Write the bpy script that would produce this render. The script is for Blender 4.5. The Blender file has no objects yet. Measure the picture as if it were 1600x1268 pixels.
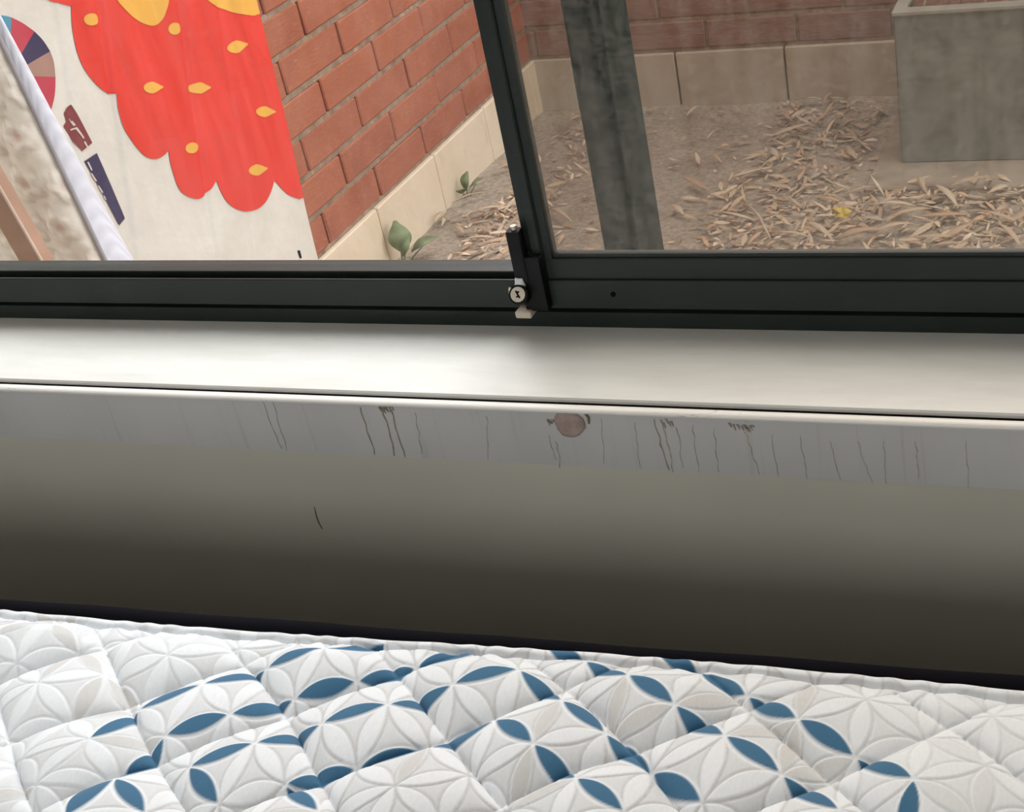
import bpy, bmesh, math, random
import numpy as np
from mathutils import Vector, Matrix, noise as mnoise

random.seed(7)
rng = np.random.default_rng(7)
scene = bpy.context.scene
COL = scene.collection

# ------------------------------------------------------------------ camera
H = 1.30                                   # camera height over the bedroom floor
F_PX = 2244.812
PX, PY = 963.33, 719.49                    # principal point in the 1600x1268 frame
_R = np.array([[0.9353, 0.3167, -0.1579], [0.0473, -0.5541, -0.8311], [-0.3507, 0.7698, -0.5332]])
_u, _s, _v = np.linalg.svd(_R)
RC = _u @ _v                               # rows: right, down, forward in world axes
cam_d = bpy.data.cameras.new('camera')
cam = bpy.data.objects.new('camera', cam_d)
COL.objects.link(cam)
cam_d.sensor_fit = 'HORIZONTAL'
cam_d.sensor_width = 36
cam_d.lens = F_PX / 1600 * 36
cam_d.shift_x = -(PX - 800) / 1600
cam_d.shift_y = (PY - 634) / 1600
cam_d.clip_start = 0.02
m = Matrix.Identity(4)
for i in range(3):
    m[i][0] = RC[0, i]; m[i][1] = -RC[1, i]; m[i][2] = -RC[2, i]
m[2][3] = H
cam.matrix_world = m
scene.camera = cam

# ------------------------------------------------------------------ world, light, exposure
world = bpy.data.worlds.new('overcast_sky')
scene.world = world
world.use_nodes = True
wn = world.node_tree
wn.nodes['Background'].inputs[0].default_value = (0.97, 0.985, 1.0, 1)
wn.nodes['Background'].inputs[1].default_value = 2.7

# the bright, veiled part of the sky beyond the far wall
sd_ = bpy.data.lights.new('veiled_sun', 'SUN')
sd_.energy = 3.9; sd_.angle = math.radians(55); sd_.color = (0.99, 0.99, 1.0)
so = bpy.data.objects.new('veiled_sun', sd_); COL.objects.link(so)
so.location = (-0.8, 4.5, 5.0)
so.rotation_euler = Vector((-0.15, 0.62, 0.77)).to_track_quat('Z', 'Y').to_euler()

pd = bpy.data.lights.new('window_portal', 'AREA')
pd.shape = 'RECTANGLE'; pd.size = 2.4; pd.size_y = 1.72
pd.cycles.is_portal = True
po = bpy.data.objects.new('window_portal', pd)
COL.objects.link(po)
po.location = (-0.45, 1.29, 1.50); po.rotation_euler = (math.radians(-90), 0, 0)

pd2 = bpy.data.lights.new('added_window_portal', 'AREA')
pd2.shape = 'RECTANGLE'; pd2.size = 2.6; pd2.size_y = 1.5
pd2.cycles.is_portal = True
po2 = bpy.data.objects.new('added_window_portal', pd2)
COL.objects.link(po2)
po2.location = (-0.45, -2.71, 1.50); po2.rotation_euler = (math.radians(90), 0, 0)

scene.view_settings.view_transform = 'Standard'
scene.view_settings.look = 'None'
scene.view_settings.gamma = 1
scene.view_settings.use_curve_mapping = False
scene.view_settings.exposure = 0.12
scene.cycles.max_bounces = 9
scene.cycles.diffuse_bounces = 5
scene.cycles.transparent_max_bounces = 12

# ------------------------------------------------------------------ helpers
def ray(x, y):
    return RC.T @ np.array([(x - PX) / F_PX, (y - PY) / F_PX, 1.0])
def on_x(px, py, X):
    d = ray(px, py); d = d * (X / d[0]); return np.array([d[0], d[1], d[2] + H])
def on_y(px, py, Y):
    d = ray(px, py); d = d * (Y / d[1]); return np.array([d[0], d[1], d[2] + H])
def on_z(px, py, Zw):
    d = ray(px, py); d = d * ((Zw - H) / d[2]); return np.array([d[0], d[1], d[2] + H])

def tag(o, label=None, cat=None, group=None, kind=None):
    if label: o['label'] = label
    if cat: o['category'] = cat
    if group: o['group'] = group
    if kind: o['kind'] = kind
    return o

def link(name, mesh, mat=None, parent=None):
    o = bpy.data.objects.new(name, mesh)
    COL.objects.link(o)
    if mat is not None and not mesh.materials:
        mesh.materials.append(mat)
    if parent is not None:
        o.parent = parent
    return o

def empty(name, loc=(0, 0, 0)):
    o = bpy.data.objects.new(name, None)
    o.empty_display_size = 0.05
    COL.objects.link(o)
    o.location = loc
    return o

def mesh_from(name, verts, faces, smooth=False):
    me = bpy.data.meshes.new(name)
    me.from_pydata([tuple(map(float, v)) for v in verts], [], faces)
    me.update()
    if smooth:
        me.shade_smooth()
    return me

def bm_mesh(name, bm, smooth=False):
    bmesh.ops.recalc_face_normals(bm, faces=bm.faces)
    me = bpy.data.meshes.new(name)
    bm.to_mesh(me); bm.free()
    if smooth: me.shade_smooth()
    return me

def add_box(bm, lo, hi, bev=0.0, seg=1):
    r = bmesh.ops.create_cube(bm, size=1.0)
    vs = r['verts']
    for v in vs:
        for k in range(3):
            v.co[k] = lo[k] + (v.co[k] + 0.5) * (hi[k] - lo[k])
    if bev > 0:
        es = list({e for v in vs for e in v.link_edges})
        bmesh.ops.bevel(bm, geom=es, offset=bev, segments=seg, profile=0.7, affect='EDGES')

def box(name, lo, hi, mat, parent=None, bev=0.0, seg=1, rel=None):
    bm = bmesh.new()
    if rel is not None:
        lo = [lo[k] - rel[k] for k in range(3)]; hi = [hi[k] - rel[k] for k in range(3)]
    add_box(bm, lo, hi, bev, seg)
    return link(name, bm_mesh(name, bm), mat, parent)

def prism_x(name, prof, x0, x1, mat, parent=None):
    """closed (y,z) profile swept along x"""
    n = len(prof)
    v = [(x0, p[0], p[1]) for p in prof] + [(x1, p[0], p[1]) for p in prof]
    f = [(i, (i + 1) % n, n + (i + 1) % n, n + i) for i in range(n)]
    f += [tuple(range(n)), tuple(range(2 * n - 1, n - 1, -1))]
    me = mesh_from(name, v, f)
    bm = bmesh.new(); bm.from_mesh(me); bmesh.ops.recalc_face_normals(bm, faces=bm.faces); bm.to_mesh(me); bm.free()
    return link(name, me, mat, parent)

def prism_z(name, prof, z0, z1, mat, parent=None):
    n = len(prof)
    v = [(p[0], p[1], z0) for p in prof] + [(p[0], p[1], z1) for p in prof]
    f = [(i, (i + 1) % n, n + (i + 1) % n, n + i) for i in range(n)]
    f += [tuple(range(n)), tuple(range(2 * n - 1, n - 1, -1))]
    me = mesh_from(name, v, f)
    bm = bmesh.new(); bm.from_mesh(me); bmesh.ops.recalc_face_normals(bm, faces=bm.faces); bm.to_mesh(me); bm.free()
    return link(name, me, mat, parent)

def cyl(name, p0, p1, r0, mat, parent=None, r1=None, n=20, bev=0.0):
    p0 = Vector(p0); p1 = Vector(p1); d = p1 - p0
    bm = bmesh.new()
    bmesh.ops.create_cone(bm, cap_ends=True, segments=n, radius1=r0, radius2=r0 if r1 is None else r1, depth=d.length)
    q = d.to_track_quat('Z', 'Y').to_matrix().to_4x4()
    bmesh.ops.transform(bm, matrix=Matrix.Translation((p0 + p1) / 2) @ q, verts=bm.verts)
    if bev:
        es = [e for e in bm.edges if len(e.link_faces) == 2 and e.calc_face_angle(0) > 1.0]
        bmesh.ops.bevel(bm, geom=es, offset=bev, segments=2, profile=0.6, affect='EDGES')
    return link(name, bm_mesh(name, bm), mat, parent)

def tube(name, pts, rads, mat, parent=None, n=8):
    pts = [Vector(p) for p in pts]
    v, f = [], []
    for i, p in enumerate(pts):
        d = (pts[min(i + 1, len(pts) - 1)] - pts[max(i - 1, 0)]).normalized()
        a = d.orthogonal().normalized() if i == 0 else (a - d * a.dot(d)).normalized()
        b = d.cross(a)
        for k in range(n):
            t = 2 * math.pi * k / n
            v.append(p + (a * math.cos(t) + b * math.sin(t)) * rads[i])
    for i in range(len(pts) - 1):
        for k in range(n):
            f.append((i * n + k, i * n + (k + 1) % n, (i + 1) * n + (k + 1) % n, (i + 1) * n + k))
    f.append(tuple(range(n - 1, -1, -1))); f.append(tuple((len(pts) - 1) * n + k for k in range(n)))
    return link(name, mesh_from(name, v, f, True), mat, parent)

# ------------------------------------------------------------------ materials
class NT:
    def __init__(self, name):
        self.m = bpy.data.materials.new(name); self.m.use_nodes = True
        self.t = self.m.node_tree; self.N = self.t.nodes; self.L = self.t.links
        self.b = self.N['Principled BSDF']; self.out = self.N['Material Output']
    def n(self, kind, **kw):
        x = self.N.new(kind)
        for k, v in kw.items(): setattr(x, k, v)
        return x
    def l(self, a, b): self.L.new(a, b)
    def coord(self, which='Object'):
        return self.n('ShaderNodeTexCoord').outputs[which]
    def mapped(self, scale=(1, 1, 1), rot=(0, 0, 0), which='Object', vec=None):
        mp = self.n('ShaderNodeMapping')
        mp.inputs['Scale'].default_value = scale; mp.inputs['Rotation'].default_value = rot
        self.l(vec if vec is not None else self.coord(which), mp.inputs['Vector'])
        return mp.outputs[0]
    def noise(self, vec, scale=5, detail=4, rough=0.55, dist=0.0):
        x = self.n('ShaderNodeTexNoise')
        x.inputs['Scale'].default_value = scale; x.inputs['Detail'].default_value = detail
        x.inputs['Roughness'].default_value = rough; x.inputs['Distortion'].default_value = dist
        self.l(vec, x.inputs['Vector'])
        return x.outputs[0]
    def ramp(self, fac, stops):
        x = self.n('ShaderNodeValToRGB')
        e = x.color_ramp.elements
        while len(e) < len(stops): e.new(0.5)
        for i, (p, c) in enumerate(stops):
            e[i].position = p
            e[i].color = (c, c, c, 1) if isinstance(c, (int, float)) else (*c, 1)
        self.l(fac, x.inputs[0])
        return x.outputs[0]
    def mix(self, fac, a, b, mode='MIX'):
        x = self.n('ShaderNodeMix', data_type='RGBA', blend_type=mode)
        for sock, val in ((x.inputs[0], fac), (x.inputs[6], a), (x.inputs[7], b)):
            if isinstance(val, (int, float)): sock.default_value = val
            elif isinstance(val, tuple): sock.default_value = (*val, 1)
            else: self.l(val, sock)
        return x.outputs[2]
    def math(self, op, a, b=0.0):
        x = self.n('ShaderNodeMath', operation=op)
        for sock, val in ((x.inputs[0], a), (x.inputs[1], b)):
            if isinstance(val, (int, float)): sock.default_value = val
            else: self.l(val, sock)
        return x.outputs[0]
    def sep(self, vec):
        x = self.n('ShaderNodeSeparateXYZ'); self.l(vec, x.inputs[0]); return x.outputs
    def bump(self, h, strength=0.3, dist=0.002):
        x = self.n('ShaderNodeBump'); x.inputs['Strength'].default_value = strength
        x.inputs['Distance'].default_value = dist
        self.l(h, x.inputs['Height']); self.l(x.outputs[0], self.b.inputs['Normal'])
    def base(self, c):
        if isinstance(c, tuple): self.b.inputs['Base Color'].default_value = (*c, 1)
        else: self.l(c, self.b.inputs['Base Color'])
    def rough(self, r, spec=None):
        self.b.inputs['Roughness'].default_value = r
        if spec is not None: self.b.inputs['Specular IOR Level'].default_value = spec

def plain(name, c, r=0.6, spec=0.4, var=0.08, scale=20, metal=0.0, bump=0.0):
    t = NT(name)
    nz = t.noise(t.coord(), scale, 4)
    lo = tuple(max(0, x * (1 - var)) for x in c); hi = tuple(min(1, x * (1 + var)) for x in c)
    t.base(t.ramp(nz, [(0.3, lo), (0.7, hi)]))
    t.rough(r, spec); t.b.inputs['Metallic'].default_value = metal
    if bump: t.bump(t.noise(t.coord(), scale * 6, 3), bump, 0.001)
    return t.m

def mat_brick(name='red_brick', cols=((0.34, 0.110, 0.065), (0.42, 0.150, 0.090), (0.50, 0.205, 0.135)), odd=(0.46, 0.15, 0.08), streakc=(0.66, 0.34, 0.23)):
    t = NT(name)
    oi = t.n('ShaderNodeObjectInfo')
    gc = t.n('ShaderNodeNewGeometry').outputs['Position']
    big = t.noise(gc, 9, 4)
    streak = t.noise(t.mapped((60, 60, 240), (0.6, 0.6, 0), vec=gc), 1.0, 4, 0.6)
    c = t.ramp(big, [(0.25, cols[0]), (0.55, cols[1]), (0.8, cols[2])])
    c2 = t.mix(t.math('MULTIPLY', oi.outputs['Random'], 0.35), c, odd)
    fine = t.noise(t.mapped((150, 150, 420), (0.7, 0.5, 0), vec=gc), 1.0, 5, 0.7, 0.8)
    pale = t.ramp(t.math('MAXIMUM', streak, fine), [(0.58, 0.0), (0.75, 0.55)])
    t.base(t.mix(pale, c2, streakc))
    t.rough(0.85, 0.2)
    t.bump(streak, 0.5, 0.003)
    return t.m

def mat_mortar():
    t = NT('tan_mortar')
    gc = t.n('ShaderNodeNewGeometry').outputs['Position']
    t.base(t.ramp(t.noise(gc, 45, 5), [(0.3, (0.25, 0.18, 0.13)), (0.6, (0.40, 0.30, 0.22)), (0.8, (0.62, 0.50, 0.38))]))
    t.rough(0.95, 0.1); t.bump(t.noise(gc, 300, 3), 0.5, 0.002)
    return t.m

def mat_footing(name='cream_render_footing', lo=(0.76, 0.63, 0.47), hi=(0.85, 0.74, 0.58)):
    t = NT(name)
    gc = t.n('ShaderNodeNewGeometry').outputs['Position']
    c = t.ramp(t.noise(gc, 6, 5), [(0.3, lo), (0.7, hi)])
    grime = t.ramp(t.noise(t.mapped((14, 14, 5), vec=gc), 1.0, 5, 0.7), [(0.60, 0.0), (0.85, 0.55)])
    t.base(t.mix(grime, c, (0.30, 0.25, 0.19)))
    t.rough(0.9, 0.15); t.bump(t.noise(gc, 220, 3), 0.25, 0.001)
    return t.m

def mat_soil():
    t = NT('dry_soil')
    gc = t.n('ShaderNodeNewGeometry').outputs['Position']
    a = t.ramp(t.noise(gc, 7, 6, 0.65), [(0.3, (0.42, 0.355, 0.28)), (0.5, (0.53, 0.455, 0.365)), (0.75, (0.64, 0.555, 0.45))])
    f = t.ramp(t.noise(gc, 90, 4, 0.7), [(0.35, 0.55), (0.7, 1.15)])
    t.base(t.mix(0.8, a, f, 'MULTIPLY'))
    t.rough(0.97, 0.05); t.bump(t.noise(gc, 70, 5, 0.7), 0.7, 0.012)
    return t.m

def mat_attr_leaf(name, attr='Tint'):
    t = NT(name)
    a = t.n('ShaderNodeAttribute'); a.attribute_name = attr
    t.base(a.outputs['Color']); t.rough(0.75, 0.25)
    return t.m

def mat_frame():
    t = NT('dark_green_powder_coat')
    gc = t.n('ShaderNodeNewGeometry').outputs['Position']
    c = t.ramp(t.noise(gc, 14, 4), [(0.3, (0.009, 0.015, 0.0125)), (0.7, (0.014, 0.021, 0.0175))])
    dust = t.ramp(t.noise(t.mapped((8, 60, 60), vec=gc), 1.0, 5, 0.7), [(0.55, 0.0), (0.85, 0.14)])
    t.base(t.mix(dust, c, (0.16, 0.15, 0.13)))
    t.rough(0.45, 0.35)
    return t.m

def mat_sill():
    t = NT('white_gloss_sill_paint')
    gc = t.n('ShaderNodeNewGeometry').outputs['Position']
    c = t.ramp(t.noise(t.mapped((5, 22, 8), vec=gc), 1.0, 5, 0.6), [(0.35, (0.66, 0.66, 0.63)), (0.7, (0.77, 0.77, 0.75))])
    scuff = t.ramp(t.noise(t.mapped((9, 60, 30), vec=gc), 1.0, 6, 0.75, 0.6), [(0.62, 0.0), (0.70, 0.30)])
    t.base(t.mix(scuff, c, (0.45, 0.42, 0.37)))
    t.rough(0.42, 0.35)
    t.bump(t.noise(t.mapped((10, 40, 10), vec=gc), 1.0, 3), 0.12, 0.002)
    return t.m

def mat_lip():
    t = NT('white_lip_paint')
    gc = t.n('ShaderNodeNewGeometry').outputs['Position']
    scuff = t.ramp(t.noise(t.mapped((26, 90, 90), vec=gc), 1.0, 6, 0.8, 0.8), [(0.60, 0.0), (0.72, 0.75)])
    t.base(t.mix(scuff, (0.80, 0.78, 0.74), (0.13, 0.10, 0.075)))
    t.rough(0.35, 0.45)
    return t.m

def mat_apron():
    t = NT('grey_white_apron_paint')
    gc = t.n('ShaderNodeNewGeometry').outputs['Position']
    c = t.ramp(t.noise(t.mapped((7, 7, 3), vec=gc), 1.0, 4), [(0.3, (0.49, 0.485, 0.475)), (0.7, (0.55, 0.545, 0.535))])
    shear = t.n('ShaderNodeMapping'); shear.inputs['Scale'].default_value = (110, 1, 3.2)
    shear.inputs['Rotation'].default_value = (0, math.radians(2), 0)
    t.l(gc, shear.inputs['Vector'])
    st = t.ramp(t.noise(shear.outputs[0], 1.0, 3, 0.6, 0.3), [(0.58, 0.0), (0.70, 0.55)])
    amount = t.ramp(t.noise(t.mapped((5, 1, 1), vec=gc), 1.0, 2), [(0.40, 0.05), (0.62, 0.7)])
    t.base(t.mix(t.math('MULTIPLY', st, amount), c, (0.33, 0.29, 0.20)))
    t.rough(0.5, 0.3)
    return t.m

def mat_wall(name, c):
    t = NT(name)
    gc = t.n('ShaderNodeNewGeometry').outputs['Position']
    lo = tuple(x * 0.95 for x in c); hi = tuple(min(1, x * 1.04) for x in c)
    base = t.ramp(t.noise(gc, 4, 5), [(0.3, lo), (0.7, hi)])
    sp = t.ramp(t.noise(t.mapped((30, 30, 18), vec=gc), 1.0, 5, 0.75), [(0.72, 0.0), (0.80, 0.35)])
    t.base(t.mix(sp, base, tuple(x * 0.45 for x in c)))
    t.rough(0.6, 0.25); t.bump(t.noise(gc, 60, 3), 0.08, 0.002)
    return t.m

def mat_panel():
    t = NT('white_vinyl_sheet')
    gc = t.n('ShaderNodeNewGeometry').outputs['Position']
    c = t.ramp(t.noise(gc, 7, 5, 0.6), [(0.3, (0.70, 0.665, 0.60)), (0.7, (0.82, 0.795, 0.735))])
    t.base(c); t.rough(0.6, 0.3)
    t.bump(t.noise(t.mapped((30, 30, 12), vec=gc), 1.0, 4, 0.6), 0.25, 0.006)
    return t.m

def mat_print(name, c):
    t = NT(name)
    gc = t.n('ShaderNodeNewGeometry').outputs['Position']
    lo = tuple(x * 0.90 for x in c); hi = tuple(min(1, x * 1.06 + 0.01) for x in c)
    t.base(t.ramp(t.noise(t.mapped((25, 25, 4), vec=gc), 1.0, 4), [(0.3, lo), (0.7, hi)]))
    t.rough(0.6, 0.3)
    return t.m

def mat_glass(name, tint, dirt_lo, dirt_hi, foot=0.0, z0=0.74):
    t = NT(name)
    gc = t.n('ShaderNodeNewGeometry').outputs['Position']
    tr = t.n('ShaderNodeBsdfTransparent'); tr.inputs[0].default_value = (*tint, 1)
    gl = t.n('ShaderNodeBsdfGlossy'); gl.inputs['Roughness'].default_value = 0.03
    lw = t.n('ShaderNodeLayerWeight'); lw.inputs[0].default_value = 0.5
    f5 = t.math('POWER', lw.outputs['Facing'], 5.0)
    fr = t.n('ShaderNodeMath', operation='MULTIPLY_ADD'); fr.inputs[1].default_value = 0.9; fr.inputs[2].default_value = 0.012
    t.l(f5, fr.inputs[0])
    m1 = t.n('ShaderNodeMixShader')
    t.l(fr.outputs[0], m1.inputs[0]); t.l(tr.outputs[0], m1.inputs[1]); t.l(gl.outputs[0], m1.inputs[2])
    df = t.n('ShaderNodeBsdfDiffuse'); df.inputs[0].default_value = (0.56, 0.54, 0.50, 1)
    tl = t.n('ShaderNodeBsdfTranslucent'); tl.inputs[0].default_value = (0.56, 0.54, 0.50, 1)
    ms = t.n('ShaderNodeMixShader'); ms.inputs[0].default_value = 0.5
    t.l(df.outputs[0], ms.inputs[1]); t.l(tl.outputs[0], ms.inputs[2])
    w1 = t.noise(t.mapped((90, 1, 34), (0, 0.6, 0), vec=gc), 1.0, 6, 0.75, 1.6)
    w2 = t.noise(t.mapped((36, 1, 90), (0, 0.9, 0), vec=gc), 1.0, 6, 0.75, 1.6)
    wisp = t.math('MULTIPLY', t.math('ADD', w1, w2), 0.5)
    streak = t.noise(t.mapped((60, 1, 3), vec=gc), 1.0, 3, 0.5)
    d = t.math('ADD', t.math('MULTIPLY', wisp, 0.7), t.math('MULTIPLY', streak, 0.3))
    fac = t.ramp(d, [(0.42, dirt_lo), (0.60, dirt_hi)])
    if foot:
        z = t.sep(gc)[2]
        low = t.n('ShaderNodeMapRange'); low.inputs[1].default_value = z0; low.inputs[2].default_value = z0 + 0.22
        low.inputs[3].default_value = foot; low.inputs[4].default_value = 0.0
        t.l(z, low.inputs[0])
        fac = t.math('ADD', fac, low.outputs[0])
    m2 = t.n('ShaderNodeMixShader')
    t.l(fac, m2.inputs[0]); t.l(m1.outputs[0], m2.inputs[1]); t.l(ms.outputs[0], m2.inputs[2])
    t.l(m2.outputs[0], t.out.inputs[0])
    return t.m

def mat_quilt():
    t = NT('printed_quilt_fabric')
    a = t.n('ShaderNodeAttribute'); a.attribute_name = 'Print'
    gc = t.n('ShaderNodeNewGeometry').outputs['Position']
    weave = t.noise(t.mapped((500, 160, 300), (0, 0, 0.6), vec=gc), 1.0, 3, 0.6)
    t.base(t.mix(0.14, a.outputs['Color'], weave, 'MULTIPLY'))
    t.rough(0.8, 0.2); t.b.inputs['Sheen Weight'].default_value = 0.15
    t.bump(weave, 0.25, 0.0006)
    return t.m

M = dict(
    brick=mat_brick(), mortar=mat_mortar(), footing=mat_footing(), soil=mat_soil(),
    frame=mat_frame(), sill=mat_sill(), lip=mat_lip(), apron=mat_apron(),
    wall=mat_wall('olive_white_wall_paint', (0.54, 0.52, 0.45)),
    room=mat_wall('white_room_paint', (0.74, 0.72, 0.68)),
    ceiling=mat_wall('white_ceiling_paint', (0.78, 0.77, 0.74)),
    floor=plain('beige_floor', (0.34, 0.25, 0.17), 0.5, 0.4, 0.2, 8),
    panel=mat_panel(), red=mat_print('red_print', (0.80, 0.055, 0.038)), yellow=mat_print('yellow_print', (0.86, 0.46, 0.085)),
    navy=mat_print('navy_print', (0.045, 0.035, 0.10)), crimson=mat_print('crimson_print', (0.55, 0.055, 0.09)),
    tan=mat_print('tan_print', (0.42, 0.25, 0.20)), teal=mat_print('teal_print', (0.08, 0.32, 0.46)),
    maroon=mat_print('maroon_print', (0.24, 0.045, 0.05)), chalk=mat_print('chalk_print', (0.72, 0.62, 0.58)),
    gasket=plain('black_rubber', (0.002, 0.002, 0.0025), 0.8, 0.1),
    lockblack=plain('black_lock_plastic', (0.003, 0.003, 0.0035), 0.5, 0.2),
    chrome=plain('worn_chrome', (0.62, 0.56, 0.47), 0.35, 0.5, 0.15, 60, 0.6),
    track=plain('pale_lit_metal', (0.70, 0.72, 0.72), 0.5, 0.4, 0.2, 30, 0.0),
    bone=plain('bone_plastic', (0.62, 0.54, 0.43), 0.5, 0.4),
    clear=mat_glass('clear_pane', (0.97, 0.97, 0.96), 0.0, 0.03),
    dirty=mat_glass('dusty_pane', (0.74, 0.71, 0.67), 0.0, 0.068, 0.045, 0.74),
    planter=plain('grey_green_planter', (0.215, 0.225, 0.195), 0.8, 0.2, 0.2, 14, bump=0.2),
    slab=plain('weathered_concrete', (0.40, 0.34, 0.27), 0.9, 0.1, 0.2, 12, bump=0.3),
    litter=mat_attr_leaf('dry_leaf_tint'),
    weed=plain('weed_green', (0.20, 0.25, 0.13), 0.6, 0.3, 0.3, 30),
    lavender=None, floral=None,
    quilt=mat_quilt(),
    navyblack=plain('black_border_fabric', (0.004, 0.0035, 0.006), 0.9, 0.08),
    wood=plain('pinkish_brown_board', (0.40, 0.24, 0.17), 0.6, 0.3, 0.2, 10),
    filler=plain('brown_grey_filler', (0.36, 0.28, 0.25), 0.8, 0.2, 0.18, 90, bump=0.5),
    dripdark=plain('dark_drip_stain', (0.30, 0.27, 0.21), 0.7, 0.2, 0.3, 120), drip=plain('drip_stain', (0.41, 0.39, 0.325), 0.7, 0.2, 0.3, 120), stain=plain('brown_stain', (0.16, 0.12, 0.075), 0.8, 0.2, 0.3, 120),
    yleaf=plain('yellow_leaf', (0.75, 0.58, 0.10), 0.6, 0.3, 0.15, 80),
)
def mat_lavender():
    t = NT('lavender_twill_border')
    gc = t.n('ShaderNodeNewGeometry').outputs['Position']
    w = t.n('ShaderNodeTexWave'); w.inputs['Scale'].default_value = 42; w.inputs['Distortion'].default_value = 0.6
    t.l(t.mapped((1, 1, 2.4), (0, 0, 0), vec=gc), w.inputs['Vector'])
    t.base(t.mix(t.math('MULTIPLY', w.outputs[1], 0.55), (0.72, 0.73, 0.82), (0.60, 0.61, 0.71)))
    t.rough(0.85, 0.15); t.bump(w.outputs[1], 0.4, 0.002)
    return t.m
def mat_floral():
    t = NT('cream_floral_ticking')
    a = t.n('ShaderNodeAttribute'); a.attribute_name = 'Print'
    t.base(a.outputs['Color']); t.rough(0.7, 0.25)
    return t.m
M['lavender'] = mat_lavender(); M['floral'] = mat_floral()

# ------------------------------------------------------------------ room shell
X0, X1, YB, ZC = -2.3, 2.2, -2.6, 2.5
YI, YO = 1.012, 1.28                       # inner and outer face of the window wall
WX0, WX1, WZ0, WZ1 = -1.65, 0.75, 0.64, 2.36   # window opening
def struct(o, label=None):
    o['kind'] = 'structure'
    if label: o['label'] = label
    return o
struct(box('floor', (X0, YB, -0.06), (X1, YO, 0.0), M['floor']), 'beige bedroom floor hidden under the bed')
struct(box('ceiling', (X0, YB, ZC), (X1, YO, ZC + 0.08), M['ceiling']), 'white bedroom ceiling above the window')
BX0, BX1, BZ0, BZ1 = -1.75, 0.85, 0.75, 2.25
bm = bmesh.new()
add_box(bm, (X0, YB - 0.1, 0), (X1, YB, BZ0)); add_box(bm, (X0, YB - 0.1, BZ1), (X1, YB, ZC))
add_box(bm, (X0, YB - 0.1, BZ0), (BX0, YB, BZ1)); add_box(bm, (BX1, YB - 0.1, BZ0), (X1, YB, BZ1))
struct(link('wall_back', bm_mesh('wall_back', bm), M['room']), 'white wall behind the viewer with an added window')
win2 = struct(empty('added_window_2', (-0.45, YB, BZ0)), 'added window behind the viewer, lighting the wall below the sill')  # unseen window, added so the wall under the sill fades downward
for nm, lo, hi in (('jamb', (BX0, YB - 0.08, BZ0), (BX0 + 0.04, YB - 0.02, BZ1)), ('jamb', (BX1 - 0.04, YB - 0.08, BZ0), (BX1, YB - 0.02, BZ1)),
                   ('head_rail', (BX0 + 0.04, YB - 0.08, BZ1 - 0.04), (BX1 - 0.04, YB - 0.02, BZ1)), ('bottom_rail', (BX0 + 0.04, YB - 0.08, BZ0), (BX1 - 0.04, YB - 0.02, BZ0 + 0.04)),
                   ('mullion', (-0.47, YB - 0.08, BZ0 + 0.04), (-0.43, YB - 0.02, BZ1 - 0.04))):
    o = box(nm, lo, hi, M['frame'], None, 0.002); o.parent = win2; o.matrix_parent_inverse = Matrix.Translation(-Vector(win2.location))
for lo, hi in (((BX0 + 0.04, YB - 0.0510, BZ0 + 0.04), (-0.47, YB - 0.0508, BZ1 - 0.04)), ((-0.43, YB - 0.0510, BZ0 + 0.04), (BX1 - 0.04, YB - 0.0508, BZ1 - 0.04))):
    o = box('pane', lo, hi, M['clear'], None); o.parent = win2; o.matrix_parent_inverse = Matrix.Translation(-Vector(win2.location))
struct(box('wall_left', (X0 - 0.1, YB, 0), (X0, YO, ZC), M['room']), 'white side wall left of the bed')
struct(box('wall_right', (X1, YB, 0), (X1 + 0.1, YO, ZC), M['room']), 'white side wall right of the bed')
bm = bmesh.new()
add_box(bm, (X0, YI, 0), (X1, YO, WZ0)); add_box(bm, (X0, YI, WZ0), (WX0, YO, WZ1)); add_box(bm, (WX1, YI, WZ0), (X1, YO, WZ1))
add_box(bm, (X0, YI, WZ1), (X1, YO, ZC))
ww = struct(link('wall_window', bm_mesh('wall_window', bm), M['wall']), 'olive-white painted wall below the window sill')

# sill board with its front bead, and the apron band
trim1 = struct(empty('trim_1', (-0.5, YI, 0.658)), 'white painted window sill with a dark gap along its bead')
def tz(v): return v
sx0, sx1 = WX0 - 0.02, WX1 + 0.02
def child_prism(name, prof, mat, parent, x0=sx0, x1=sx1):
    o = prism_x(name, prof, x0, x1, mat)
    o.parent = parent; o.matrix_parent_inverse = Matrix.Translation(-Vector(parent.location))
    return o
SZ = 0.658
child_prism('sill_board', [(1.0235, SZ), (1.0225, SZ - 0.002), (1.0225, SZ - 0.03), (1.20, SZ - 0.03), (1.20, SZ)], M['sill'], trim1)
lip_prof = []
for k in range(9):
    t_ = math.pi * (k / 8)
    lip_prof.append((1.0090 + 0.0055 * math.cos(t_), SZ - 0.0028 + 0.0030 * math.sin(t_)))
lip_prof += [(1.0045, SZ - 0.0048), (1.0080, SZ - 0.0060), (1.0145, SZ - 0.0060)]
child_prism('gap_shade_strip', [(1.0140, SZ - 0.014), (1.0140, SZ - 0.0060), (1.0224, SZ - 0.0045), (1.0224, SZ - 0.014)], M['gasket'], trim1)  # black strip paints the shade inside the sill gap
child_prism('sill_bead', lip_prof, M['lip'], trim1)
trim2 = struct(empty('trim_2', (-0.5, YI, 0.60)), 'grey-white apron band under the sill, streaked with brown drips')
child_prism('apron_board', [(1.0105, SZ - 0.0045), (1.0106, SZ - 0.0664), (YI + 0.002, SZ - 0.0668), (YI + 0.002, SZ - 0.0045)], M['apron'], trim2)

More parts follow.
